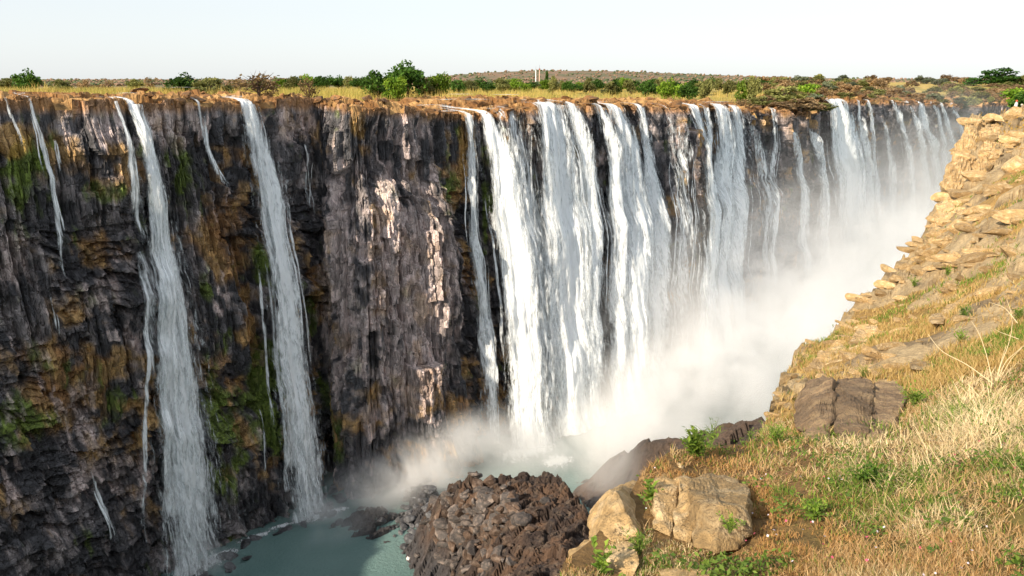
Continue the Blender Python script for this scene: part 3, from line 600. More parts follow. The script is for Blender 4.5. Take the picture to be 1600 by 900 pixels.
fall("trickle down green moss right of the tall left waterfall", [(415, 640, 5), (420, 700, 6), (424, 780, 8)], 1.5, .7, 1, False, 0, .5, .4, 13, (.2, .4))
fall("narrow waterfall just right of the pale columned headland", [(733, 172, 20), (738, 260, 24), (737, 400, 24), (735, 560, 24), (733, 690, 26)], 5, .9, 4, True, 10, .02, .6, 14, (.4, 1.0))
fall("broad brilliant white waterfall, the brightest and nearest of the main curtain", [(763, 182, 22), (782, 250, 44), (797, 350, 54), (808, 450, 56), (818, 560, 58), (826, 700, 62)], 9, 1.25, 6, True, 12, 0, .5, 15, (.6, 1.6))
fall("broken veil of water between the two broadest white curtains", [(795, 172, 40), (815, 260, 44), (835, 380, 46), (848, 500, 44), (856, 640, 40)], 4, .72, 8, True, 5, .05, .8, 16, (.4, 1.1))
fall("widest white curtain, its brink level with the brown rock shelf", [(855, 160, 52), (868, 230, 66), (880, 330, 76), (890, 450, 78), (897, 640, 76)], 6, 1.15, 9, True, 5, .02, .6, 17, (.6, 1.6))
fall("narrow curtain touching the right side of the widest curtain", [(893, 172, 20), (908, 230, 28), (917, 320, 28), (922, 430, 26), (924, 620, 24)], 5, .95, 4, True, 6, .02, .5, 18, (.4, 1.0))
fall("pale curtain left of a twin curtain in the middle of the falls", [(938, 168, 18), (952, 230, 22), (960, 330, 26), (963, 430, 28), (964, 620, 28)], 5, .9, 4, True, 6, .02, .5, 19, (.4, 1.0))
fall("solid white curtain right of the twin gap, with ragged right edge", [(960, 166, 26), (982, 230, 32), (992, 330, 36), (992, 430, 38), (988, 620, 38)], 7, 1.1, 5, True, 8, .02, .5, 20, (.5, 1.3))
fall("slim white curtain over a dark recess near the middle of the falls", [(1003, 168, 14), (1014, 240, 20), (1021, 330, 24), (1024, 430, 26), (1020, 600, 26)], 5, .95, 3, True, 5, .02, .5, 21, (.4, 1.0))
fall("thin streaked veil between the slim curtain and the rainbow side curtain", [(1040, 176, 22), (1050, 240, 26), (1054, 330, 26), (1056, 480, 26)], 3, .55, 5, True, 4, .05, .5, 22, (.3, .7))
fall("bright curtain left of a brown rock rib, beyond the thin veil", [(1084, 164, 22), (1094, 230, 28), (1094, 320, 34), (1088, 420, 38), (1080, 580, 40)], 6, 1.1, 4, True, 6, .02, .5, 23, (.5, 1.2))
fall("thin stream right beside the brown rock rib", [(1104, 165, 9), (1109, 230, 10), (1109, 320, 12), (1104, 440, 14)], 4, .85, 2, True, 4, .02, .4, 24, (.3, .8))
fall("white curtain with a dividing streak right of the brown rock rib", [(1128, 162, 22), (1135, 230, 28), (1132, 320, 30), (1122, 420, 32), (1112, 560, 34)], 5, 1.05, 4, True, 5, .02, .5, 25, (.5, 1.2))
fall("hazy curtain bordering the grey misty wall on its left", [(1152, 164, 16), (1158, 230, 22), (1154, 320, 24), (1146, 440, 26)], 5, .85, 3, True, 5, .02, .5, 26, (.4, 1.0))
fall("thin branching streams on the grey misty wall", [(1175, 190, 12), (1190, 240, 16), (1200, 300, 18), (1195, 380, 18)], 2, .6, 5, True, 0, .1, .6, 27, (.3, .7))
fall("thin straight thread of water left of the bush covered overhang", [(1211, 172, 7), (1213, 230, 8), (1208, 310, 12), (1200, 400, 16)], 3, .75, 2, True, 3, .02, .3, 28, (.3, .7))
fall("curved stream emerging under the bush covered overhang, left one", [(1242, 200, 7), (1252, 250, 11), (1257, 310, 14), (1256, 400, 18)], 3, .9, 2, True, 0, .02, .3, 29, (.4, .9))
fall("curved stream emerging under the bush covered overhang, right one", [(1270, 196, 9), (1278, 250, 15), (1283, 310, 18), (1284, 400, 20)], 3, .95, 2, True, 0, .02, .3, 30, (.4, .9))
fall("large solid white waterfall right of the bush covered overhang", [(1304, 158, 18), (1312, 200, 30), (1322, 260, 36), (1328, 320, 38), (1332, 400, 40)], 6, 1.25, 3, True, 5, .02, .4, 31, (.7, 1.6))
fall("ragged stream clinging to the right of the large far waterfall", [(1318, 158, 12), (1326, 190, 16), (1334, 235, 20), (1340, 310, 24)], 6, .85, 3, True, 4, .02, .4, 32, (.6, 1.2))
fall("thin far stream first right of the large far waterfall", [(1343, 164, 5), (1347, 220, 7), (1350, 300, 9), (1352, 360, 10)], 3, .8, 1, True, 3, .02, .3, 33, (.5, .9))
fall("thin far stream second right of the large far waterfall", [(1356, 166, 6), (1360, 220, 8), (1364, 300, 9), (1366, 360, 10)], 3, .85, 1, True, 3, .02, .3, 34, (.5, .9))
fall("slender far stream isolated on grey rock", [(1376, 180, 4), (1381, 220, 6), (1386, 280, 8), (1388, 340, 8)], 3, .85, 1, True, 0, .02, .3, 35, (.5, .9))
fall("far white stream beside a reddish rock patch", [(1397, 162, 7), (1405, 210, 9), (1413, 270, 11), (1418, 330, 12)], 4, 1.0, 2, True, 3, .02, .3, 36, (.6, 1.2))
fall("broken far stream left of the far white pair", [(1416, 166, 6), (1425, 210, 9), (1434, 260, 11), (1442, 320, 12)], 4, .85, 2, True, 3, .02, .3, 37, (.6, 1.2))
fall("far white stream, left of the far pair near the grassy promontory", [(1436, 161, 14), (1440, 200, 14), (1450, 250, 15), (1462, 310, 20)], 4, 1.1, 2, True, 3, .02, .3, 38, (.7, 1.4))
fall("far white stream, right of the far pair near the grassy promontory", [(1456, 163, 9), (1463, 205, 13), (1472, 250, 17), (1484, 300, 22)], 4, 1.1, 2, True, 3, .02, .3, 39, (.7, 1.4))
fall("last but one far stream before the gorge end", [(1470, 163, 8), (1476, 200, 10), (1484, 245, 13), (1492, 300, 16)], 4, 1.05, 1, True, 3, .02, .3, 40, (.7, 1.4))
fall("last far stream at the gorge end behind the promontory tip", [(1487, 165, 7), (1493, 200, 10), (1500, 240, 12), (1508, 300, 14)], 4, 1.05, 1, True, 3, .02, .3, 41, (.7, 1.4))

# churned foam where the falls meet rock and pool
M_FOAM = watermat("foam", 1.0)
def foam(px, py, w, dep, seed, z=.12, rot=0.6):
    c_ = at_z(px, py, z); nu, nv = 26, 18; u_, v_ = np.meshgrid(np.linspace(-1, 1, nu), np.linspace(-1, 1, nv), indexing='ij')
    x_ = c_[0] + (u_ * w * math.cos(rot) - v_ * dep * math.sin(rot)) / 2; y_ = c_[1] + (u_ * w * math.sin(rot) + v_ * dep * math.cos(rot)) / 2
    rr2 = np.sqrt(u_ * u_ + v_ * v_); th_ = (1.15 * (1 - rr2) + .25 * (fbm(x_ / 2, y_ / 2, 3, seed) - .5)).ravel()
    V = np.stack([x_, y_, z + .35 * np.clip(1 - rr2, 0, 1) * fbm(x_, y_, 3, seed + 1)], -1)
    props(obj("foam", mesh("foam", V - c_, grid_faces(nu, nv), M_FOAM, uv=np.stack([x_ * 1.2, y_ * 6], -1).reshape(-1, 2), attrs={"thick": th_}), loc=tuple(c_)), kind="stuff")
for i, (px, py, w, dp, z) in enumerate([(490, 806, 15, 9, .12), (525, 798, 9, 5, .1), (345, 868, 12, 5, .1), (310, 884, 18, 7, .14), (400, 838, 12, 3, .1), (440, 822, 10, 3, .1), (735, 690, 14, 10, .3), (825, 705, 30, 16, .5), (870, 720, 16, 12, .3), (650, 775, 6, 2, 1.6), (632, 765, 5, 2, 1.3)]): foam(px, py, w, dp, 900 + i, z)
# ================================================================ rocks, reeds, bushes, trees and buildings on the plateau
def rock_mesh(name, seed, squash=(1, 1, 1), cuts=9, sub=2, mat=None, rough=.05):
    r = np.random.default_rng(seed); bm = bmesh.new(); bmesh.ops.create_icosphere(bm, subdivisions=sub, radius=1)
    V = np.array([v.co for v in bm.verts]); Fq = np.array([[v.index for v in f.verts] for f in bm.faces]); bm.free()
    for _ in range(cuts):
        n = r.normal(size=3); n /= np.linalg.norm(n); h = r.uniform(.40, .68); d = V @ n; V = V - np.outer(np.maximum(d - h, 0), n)
    V = V * (1 + (r.random(len(V))[:, None] - .5) * rough * 2) * np.array(squash)
    return mesh(name, V, Fq, mat, smooth=False)
M_RIMROCK = rockmat("rim_rock", .8, .7, .5, .5, use_col=False, base=(.25, .125, .045), tintcol=(.11, .065, .035))
rim_rocks = [rock_mesh("rock", 500 + i, (1, .8, .55), 10, 2, M_RIMROCK) for i in range(8)]
r = random.Random(5)
cnt = 0
vis_cols = np.where((proj(np.stack([PX[:, 0], PY[:, 0], PZ[:, 0]], -1))[0] > -20) & (pcs < SL[26]))[0]
for _ in range(290):
    i = r.choice(vis_cols); j = min(len(TT) - 1, int(np.searchsorted(TT, r.choice([r.uniform(.5, 8), r.uniform(2, 60)]))))
    p = (PX[i, j], PY[i, j], PZ[i, j]); R = math.hypot(p[0], p[1]); k = r.choice(rim_rocks); s = r.uniform(.8, 2.6) * (R / 220) ** .6
    o = obj("rock", k, pla, (p[0], p[1], p[2] + .15 * s)); o.scale = (s * r.uniform(.9, 1.5), s, s * r.uniform(.6, 1.1)); o.rotation_euler = (r.uniform(-.3, .3), r.uniform(-.3, .3), r.uniform(0, 6.3))
# shallow white water threading between the rocks above the brink
M_RAPID = watermat("rapids", .95)
def patch(px, R, w, dep, seed):
    c = ground_plateau(px, R); nu, nv = 16, 10; u, v = np.meshgrid(np.linspace(-1, 1, nu), np.linspace(-1, 1, nv), indexing='ij')
    x = c[0] + u * w / 2 + v * 1.5; y = c[1] + v * dep / 2 + u * 3 * math.sin(seed)
    th = (1 - np.sqrt(u * u + v * v)).ravel() * 1.1
    o = obj("rapid_water", mesh("rapid_water", np.stack([x, y, c[2] + 1.9 + 0 * x + .15 * fbm(x, y, 2, seed)], -1), grid_faces(nu, nv), M_RAPID, uv=np.stack([y * 3, x], -1).reshape(-1, 2), attrs={"thick": th})); props(o, kind="structure")
for i, (px, R, w, dp) in enumerate([(720, 290, 14, 10), (700, 268, 12, 8), (668, 248, 8, 7), (700, 243, 14, 7), (745, 252, 12, 9), (790, 262, 12, 7), (832, 285, 20, 8), (1070, 330, 20, 8), (1110, 350, 20, 9), (300, 215, 9, 5), (215, 196, 7, 6), (65, 196, 8, 6), (390, 215, 9, 6), (925, 280, 14, 8)]): patch(px, R, w, dp, i)

def leaf_cards(C, size, rg, up=.4, aspect=.6):
    n = len(C); nrm = rg.normal(size=(n, 3)); nrm[:, 2] = np.abs(nrm[:, 2]) + up; nrm /= np.linalg.norm(nrm, axis=1, keepdims=True)
    t = np.cross(nrm, rg.normal(size=(n, 3))); t /= np.linalg.norm(t, axis=1, keepdims=True); b = np.cross(nrm, t)
    s = size * rg.uniform(.6, 1.3, n)[:, None]; t = t * s; b = b * s * aspect
    V = np.stack([C - t, C - b * .9, C + t, C + b * .9], 1).reshape(-1, 3); return V, np.arange(4 * n).reshape(n, 4)
M_LEAF = leafmat("tree_leaves"); M_BARK = rockmat("bark", .9, 3, .4, .5, use_col=False, base=(.13, .085, .055))
def tree_variant(kind, seed):
    """unit tree, about 1 m tall; returns trunk mesh, crown mesh"""
    rg = np.random.default_rng(seed); rr_ = random.Random(seed)
    pal = dict(green=((.035, .085, .012), (.075, .15, .02)), bright=((.11, .22, .015), (.22, .32, .03)), olive=((.14, .15, .045), (.25, .25, .08)), brown=((.25, .17, .085), (.42, .29, .15)), dome=((.03, .085, .012), (.06, .14, .02)), bare=((.20, .13, .06), (.30, .21, .09)), grey=((.12, .15, .09), (.18, .2, .12)), reed=((.34, .26, .07), (.22, .22, .05)))[kind]
    flat = dict(dome=.5, green=.8, bright=.9, olive=.8, brown=.8, bare=.8, grey=.7, reed=.9)[kind]
    nc = dict(dome=40, green=26, bright=22).get(kind, 16); cl = []
    for _ in range(nc):
        a = rr_.uniform(0, 6.28); rad = math.sqrt(rr_.random()) * .42; z = .22 + rr_.random() * .62 * (1 - (rad / .6) ** 2); cl.append((rad * math.cos(a), rad * math.sin(a), z if kind != 'dome' else .12 + (rr_.random() ** .6) * .75 * math.sqrt(max(0, 1 - (rad / .5) ** 2)), rr_.uniform(.12, .21)))
    nl = 1500 if kind not in ('bare',) else 260
    idx_ = rg.integers(0, nc, nl); cc = np.array(cl)[idx_]; dirv = rg.normal(size=(nl, 3)); dirv /= np.linalg.norm(dirv, axis=1, keepdims=True)
    Cn = cc[:, :3] + dirv * (cc[:, 3] * rg.uniform(.55, 1.05, nl))[:, None] * np.array((1.15, 1.15, flat)); Cn[:, 2] = np.maximum(Cn[:, 2], .03)
    V, Q = leaf_cards(Cn, .058, rg)
    tone = np.clip(rg.normal(.5, .28, nl) + (idx_ % 4 - 1.5) * .18, 0, 1); col_ = mixc(pal[0], pal[1], tone); col_ = np.repeat(col_, 4, 0)
    crown = mesh("crown", V, Q, M_LEAF, col_)
    parts = [tube([(0, 0, -.05), (.01, 0, .15), (0, .02, .4), (.01, .01, .62)], [.04, .03, .02, .006], 6)]
    for c in cl[:11 if kind == 'bare' else 8]:
        parts.append(tube([(0, 0, rr_.uniform(.05, .25)), (c[0] * .5, c[1] * .5, c[2] * .6), (c[0], c[1], c[2])], [.02, .012, .004], 5))
        if kind == 'bare':
            for _ in range(5):
                e_ = (c[0] + rr_.uniform(-.2, .2), c[1] + rr_.uniform(-.2, .2), c[2] + rr_.uniform(-.05, .25)); parts.append(tube([(c[0] * .7, c[1] * .7, c[2] * .8), e_], [.008, .002], 4))
    V, Q = join(parts); return mesh("trunk", V, Q, M_BARK, smooth=True), crown
TV = {k: [tree_variant(k, 700 + 10 * i + j) for j in range(3)] for i, k in enumerate(('green', 'bright', 'olive', 'brown', 'dome', 'bare', 'grey'))}
def tree(px, R, h, w, kind, label, cat="tree", group=None, name="tree", p=None, rs=[0]):
    rs[0] += 1; q = random.Random(rs[0]); p = ground_plateau(px, R) if p is None else p
    t = empty(name, (p[0], p[1], p[2] - .1), label, cat, group, q.uniform(0, 6.28)); t.scale = (w * 1.08, w * 1.08, h * 1.18)
    tk, cr_ = TV[kind][q.randrange(3)]; obj("trunk", tk, t); obj("crown", cr_, t); return t
def pxw(n, R): return n * R / F
def T(px, ytop, ybase_w, R, kind, label, **k):
    p = ground_plateau(px, R); ztop = at_R(px, ytop, R)[2]; tree(px, R, max(2.0, ztop - p[2]), pxw(ybase_w, R), kind, label, p=p, **k)
T(65, 108, 30, 420, 'green', "round dark green tree standing alone on the left skyline")
T(300, 114, 44, 330, 'green', "green shrub above yellow reeds between the two left waterfalls", cat="shrub", name="shrub")
T(345, 121, 50, 300, 'olive', "wide olive shrub in the reeds right of the green shrub", cat="shrub", name="shrub")
T(415, 110, 62, 213, 'bare', "bare thorny brown bush on the brink above the second tall waterfall", cat="bush", name="bush")
T(432, 128, 26, 213, 'bare', "small bare bush against the right side of the thorny brink bush", cat="bush", name="bush")
T(492, 117, 26, 250, 'bare', "thin leafless bush standing alone right of the thorny brink bush", cat="bush", name="bush")
T(642, 95, 56, 330, 'green', "tallest dark green round tree on the plateau skyline")
T(597, 112, 38, 322, 'green', "mid green bushy tree on the left of the tallest tree")
T(624, 116, 36, 310, 'bright', "yellow green leafy shrub in front of the tallest tree", cat="shrub", name="shrub")
T(690, 111, 32, 340, 'bright', "fresh green small tree right of the tallest tree")
T(668, 122, 26, 330, 'olive', "low olive bush between the tallest tree and the fresh green tree", cat="bush", name="bush")
T(718, 122, 26, 420, 'green', "dark small tree at the right end of the tall tree clump")
T(1250, 131, 38, 490, 'bright', "vivid green round shrub among brown bushes at far right", cat="shrub", name="shrub")
T(1215, 134, 56, 430, 'olive', "broad olive brown bush near the brink left of the vivid shrub", cat="bush", name="bush")
T(1540, 108, 46, 900, 'dome', "dark green dome shaped tree on the right skyline")
T(1500, 121, 24, 900, 'dome', "small flat dark tree left of the dome shaped tree")
T(1578, 117, 26, 900, 'olive', "flat olive tree on the skyline right of the dome shaped tree")
T(1180, 150, 40, 372, 'olive', "olive bush on the brink left of the bush covered overhang", cat="bush", name="bush")
T(1240, 152, 60, 386, 'brown', "large brown bush hanging on the rocky overhang", cat="bush", name="bush")
T(1268, 160, 46, 392, 'olive', "olive bush at the lowest tip of the overhang", cat="bush", name="bush")
T(1205, 158, 40, 370, 'brown', "brown bush on the left shoulder of the overhang", cat="bush", name="bush")
T(1150, 152, 34, 345, 'bare', "thin twiggy bush on the brink above the hazy curtain", cat="bush", name="bush")
r = random.Random(21)
ORD = ["first", "second", "third", "fourth", "fifth", "sixth", "seventh", "eighth", "ninth", "tenth", "eleventh", "twelfth", "thirteenth", "fourteenth", "fifteenth", "sixteenth"]
LOOK = dict(green="dark green", bright="bright yellow green", olive="dull olive", brown="dry brown", bare="leafless twiggy", grey="grey green")
def crowd(items, noun, where, group):
    """items: (px, kind, build) ; counted from the left within one look and one landmark"""
    cnt = {}; tot = {}
    for px, kind, bld in items: tot[(where(px), kind)] = tot.get((where(px), kind), 0) + 1
    for px, kind, bld in sorted(items, key=lambda t: t[0]):
        k = (where(px), kind); cnt[k] = cnt.get(k, 0) + 1
        lab = f"{LOOK[kind]} {noun} {k[0]}" + ("" if tot[k] == 1 else f", {ORD[min(15, cnt[k] - 1)]} from left")
        bld(lab, group)
def spot(table): return lambda px: next(t for lim, t in table if px < lim)
it = []
for i in range(16):
    R = r.uniform(520, 700); px = 445 + i * 10 + r.uniform(-4, 4); kd_ = r.choice(['green', 'green', 'bright', 'olive']); yt = 119 + r.uniform(-2, 3); w = r.uniform(14, 24)
    it.append((px, kd_, lambda lab, g, a=(px, yt, w, R, kd_): T(*a, lab, group=g)))
crowd(it, "small tree", spot([(530, "behind reeds near the leafless bush"), (9999, "behind reeds left of the tallest tree")]), "row of small trees left of the tallest tree")
it = []
for i in range(12):
    R = r.uniform(420, 620); px = -5 + i * 38 + r.uniform(-12, 12); kd_ = r.choice(['brown', 'olive', 'olive', 'bare']); yt = 121 + r.uniform(-2, 3); w = r.uniform(18, 34)
    it.append((px, kd_, lambda lab, g, a=(px, yt, w, R, kd_): T(*a, lab, cat="bush", name="bush", group=g)))
crowd(it, "low bush", spot([(150, "behind the reeds near the lone skyline tree"), (290, "behind the reeds above the tall left waterfall"), (9999, "behind the reeds near the green shrub")]), "dry bushes behind the left reeds")
it = []
for i in range(52):
    R = r.uniform(440, 620); px = 722 + i * 9.6 + r.uniform(-5, 5); kd_ = r.choice(['green', 'green', 'olive', 'olive', 'bright']); yt = 120 + r.uniform(0, 11) - 3 * math.sin(i); w = r.uniform(15, 30)
    it.append((px, kd_, lambda lab, g, a=(px, yt, w, R, kd_): T(*a, lab, group=g)))
crowd(it, "belt tree", spot([(795, "left of the white house"), (855, "in front of the two towers"), (930, "behind the widest white curtain"), (1000, "behind the twin curtains"), (1070, "behind the slim curtain"), (1140, "behind the brown rock rib"), (9999, "at the right end before the thicket")]), "green tree belt behind the middle falls")
it = []; cols_ = [i for i in range(len(pcs)) if SL[21] < pcs[i] < SL[29]]
for i in range(230):
    c_ = r.choice(cols_); t_ = 4 + 420 * r.random() ** 1.6; j = int(np.searchsorted(TT, t_)); p = np.array((PX[c_, j], PY[c_, j], PZ[c_, j])); px = float(proj(p)[0])
    if not 1185 < px < 1625: continue
    kd_ = r.choice(['brown', 'brown', 'brown', 'brown', 'olive', 'olive', 'bare', 'grey']); h = r.uniform(5.5, 9.5) * (1.0 if t_ > 40 else .55); w = r.uniform(9, 15) * (1.0 if t_ > 40 else .6)
    it.append((px, kd_ + ("" if t_ > 90 else "|"), lambda lab, g, a=(h, w, kd_), p=p: tree(0, 0, *a, lab, "bush", g, "bush", p=p)))
for k_ in list(LOOK): LOOK[k_ + "|"] = LOOK[k_] + " brink"
crowd(it, "bush", spot([(1240, "in the thicket left of the vivid shrub"), (1290, "in the thicket above the overhang"), (1340, "above the large far waterfall"), (1390, "above the thin far streams"), (1440, "above the reddish rock patch"), (1500, "above the last far falls"), (1550, "below the dome shaped tree"), (9999, "right of the dome shaped tree")]), "dry thicket above the far right falls")
r = random.Random(8); it = []
for i in range(34):
    s_ = r.uniform(SL[27], SL[29]); q_ = r.uniform(.35, .98); p = base_pt(np.array([s_]), np.array([q_]))[0]; px, py, _d = proj(p); kd_ = r.choice(['grey', 'green', 'olive', 'brown']); a = (r.uniform(6, 10), r.uniform(9, 15), kd_)
    it.append((float(px), kd_ + ("+" if py > 185 else ""), lambda lab, g, a=a, p=p: tree(0, 0, *a, lab, "bush", g, "bush", p=p)))
for k_ in list(LOOK): LOOK[k_ + "+"] = "low " + LOOK[k_]
crowd(it, "bush", spot([(1530, "on the slope beside the last far stream"), (9999, "on the slope behind the golden crest")]), "bushes on the slope at the gorge end")
# reeds and tall grass
def blades(name, B, Hd, Ln, Wd, bend, colr, mat, kind="stuff", seg=3):
    n = len(B); t = np.linspace(0, 1, seg + 1); side = np.stack([-np.sin(Hd), np.cos(Hd), 0 * Hd], -1); fw = np.stack([np.cos(Hd), np.sin(Hd), 0 * Hd], -1)
    rnd = RNG.uniform(0, 6.28, n); side = np.stack([np.cos(rnd), np.sin(rnd), 0 * rnd], -1)
    V = np.zeros((n, seg + 1, 2, 3)); an0 = bend[0]; an1 = bend[1]; pos = np.array(B, float)
    for k in range(seg + 1):
        w = (Wd * (1 - t[k] ** 1.5 * .9) * .5)[:, None] * side
        V[:, k, 0] = pos - w; V[:, k, 1] = pos + w
        an = an0 + (an1 - an0) * t[k]; pos = pos + (Ln / seg)[:, None] * (fw * np.sin(an)[:, None] + np.array((0, 0, 1.0)) * np.cos(an)[:, None])
    i = np.arange(n * (seg + 1) * 2).reshape(n, seg + 1, 2); Q = np.stack([i[:, :-1, 0], i[:, :-1, 1], i[:, 1:, 1], i[:, 1:, 0]], -1).reshape(-1, 4)
    o = obj(name, mesh(name, V.reshape(-1, 3), Q, mat, np.repeat(colr, (seg + 1) * 2, 0))); props(o, kind=kind); return o
M_REED = leafmat("reed_blades", trans=.3, var=0)
n = 60000; ii = RNG.integers(0, len(pcs), n * 2); jj = np.searchsorted(TT, RNG.uniform(78, 360, n * 2) ** 1.0); jj = np.minimum(jj, len(TT) - 2)
f1_, f2_ = RNG.random(n * 2), RNG.random(n * 2); i2 = np.minimum(ii + 1, len(pcs) - 1)
def lerpg(A): return (A[ii, jj] * (1 - f1_) + A[i2, jj] * f1_) * (1 - f2_) + (A[ii, jj + 1] * (1 - f1_) + A[i2, jj + 1] * f1_) * f2_
bx_, by_, bz_ = lerpg(PX), lerpg(PY), lerpg(PZ)
ppx, ppy, pd = proj(np.stack([bx_, by_, bz_], -1)); hh = fbm(bx_ / 12, by_ / 12, 3, 601)
dist_t = TT[jj]; ok = (ppx > -40) & (ppx < 1640) & (hh > .36) & (dist_t < np.interp(ppx, [0, 900, 1200, 1600], [360, 330, 110, 90])) & (dist_t + (hh - .5) * 60 > 86); ok = np.where(ok)[0][:n]
B = np.stack([bx_, by_, bz_], -1)[ok]; m_ = len(ok); hk = hh[ok]
ln = RNG.uniform(1.6, 3.2, m_) * np.interp(hk, [.36, .6], [.5, 1.4]); tone = np.clip(fbm(B[:, 0] / 20, B[:, 1] / 20, 3, 611) * 1.6 - .3 + RNG.normal(0, .2, m_), 0, 1)
colr = mixc((.58, .42, .13), (.28, .28, .06), tone)
blades("reeds", B, RNG.uniform(0, 6.28, m_), ln, RNG.uniform(.10, .22, m_), (RNG.uniform(0, .3, m_), RNG.uniform(.2, .9, m_)), colr, M_REED)
# far bushveld on the hills, too far and too many to count
ico = bmesh.new(); bmesh.ops.create_icosphere(ico, subdivisions=1, radius=1); IV = np.array([v.co for v in ico.verts]); IF = np.array([[v.index for v in f.verts] for f in ico.faces]); ico.free()
n = 9000; az = RNG.uniform(-36, 37, n); R = 1 / RNG.uniform(1 / 4600, 1 / 1000, n); x = R * np.sin(np.radians(az)); y = R * np.cos(np.radians(az)); 
R_ok = fbm(x / 90, y / 90, 3, 621) > .42; x, y, R = x[R_ok], y[R_ok], R[R_ok]; n = len(x)
z = 97.6 + hill(x, y); sz = RNG.uniform(2.0, 4.2, n) * np.interp(R, [650, 4600], [.7, 1.5])
V = IV[None] * (sz[:, None, None] * np.array((1.3, 1.3, .85))) * RNG.uniform(.75, 1.25, (n, len(IV), 1)) + np.stack([x, y, z + sz * .5], -1)[:, None]
tone = RNG.random(n); colr = np.where((tone < .55)[:, None], mixc((.19, .125, .08), (.26, .17, .11), RNG.random(n)), mixc((.05, .075, .03), (.10, .12, .05), RNG.random(n)))
o = obj("far_woodland", mesh("far_woodland", V.reshape(-1, 3), (IF[None] + (np.arange(n) * len(IV))[:, None, None]).reshape(-1, 3), M_PLAT, np.repeat(colr, len(IV), 0))); props(o, kind="stuff")
# two masts, a columnar tree and a low house in front of the far hill
M_WHITE = flatmat("white_paint", (.8, .79, .76)); M_SALMON = flatmat("salmon_concrete", (.62, .42, .32)); M_ROOF = flatmat("clay_roof", (.45, .13, .05)); M_DARK = flatmat("dark_metal", (.06, .05, .05)); M_GLASS = flatmat("window_glass", (.03, .04, .05), .15)
def cyl(name, par, z0, z1, r0, r1, mat, x=0, n=12):
    V, Q = tube([(x, 0, z0), (x, 0, z1)], [r0, r1], n); cap = [list(range(n, 2 * n))]; return obj(name, mesh(name, V, [Q, np.array(cap)], mat), par)
def mast(px, ytop, yb, R, rad, mat, label, headmat):
    zb = at_R(px, yb, R)[2]; zt = at_R(px, ytop, R)[2]; g = ground_plateau(px, R); h = zt - g[2]
    t = empty("water_tower" if False else "tower", tuple(g), label, "tower"); cyl("shaft", t, -1, h, rad, rad * .85, mat); cyl("cap", t, h, h + 2.2, rad * 1.5, rad * 1.5, headmat); a = cyl("antenna", t, h + 2.2, h + 9, .25, .12, M_DARK, n=6)
mast(836, 112, 124, 1500, 1.0, M_WHITE, "slim white tower in front of the far hill", M_WHITE)
mast(841.5, 109, 122, 1560, 1.0, M_SALMON, "slim salmon coloured tower with a dark red cap, taller of two", flatmat("red_cap", (.35, .10, .07)))
T(852.5, 107, 4.5, 1450, 'green', "dark columnar tree right of the two towers")
g = ground_plateau(804, 640); t = empty("house", (g[0], g[1], g[2]), "low white house with an orange red roof behind the tree belt", "house", rz=.12)
zt = at_R(804, 128.2, 640)[2] - g[2]
def boxm(name, par, x0, x1, y0, y1, z0, z1, mat):
    V = np.array([(x, y, z) for x in (x0, x1) for y in (y0, y1) for z in (z0, z1)]); Q = np.array([(0, 1, 3, 2), (4, 6, 7, 5), (0, 4, 5, 1), (2, 3, 7, 6), (0, 2, 6, 4), (1, 5, 7, 3)]); return obj(name, mesh(name, V, Q, mat), par)
boxm("wall", t, -4, 4, -2.5, 2.5, 0, zt - .9, M_WHITE)
V = np.array([(-4.5, -3, zt - .95), (4.5, -3, zt - .95), (4.5, 3, zt - .95), (-4.5, 3, zt - .95), (-3.8, 0, zt + .3), (3.8, 0, zt + .3)]); obj("roof", mesh("roof", V, [np.array([(0, 1, 5, 4), (2, 3, 4, 5)]), np.array([(1, 2, 5), (3, 0, 4)])], M_ROOF), t)
for x in (-2.4, 0, 2.4): boxm("window", t, x - .5, x + .5, -2.53, -2.4, zt - 2.3, zt - 1.4, M_GLASS)
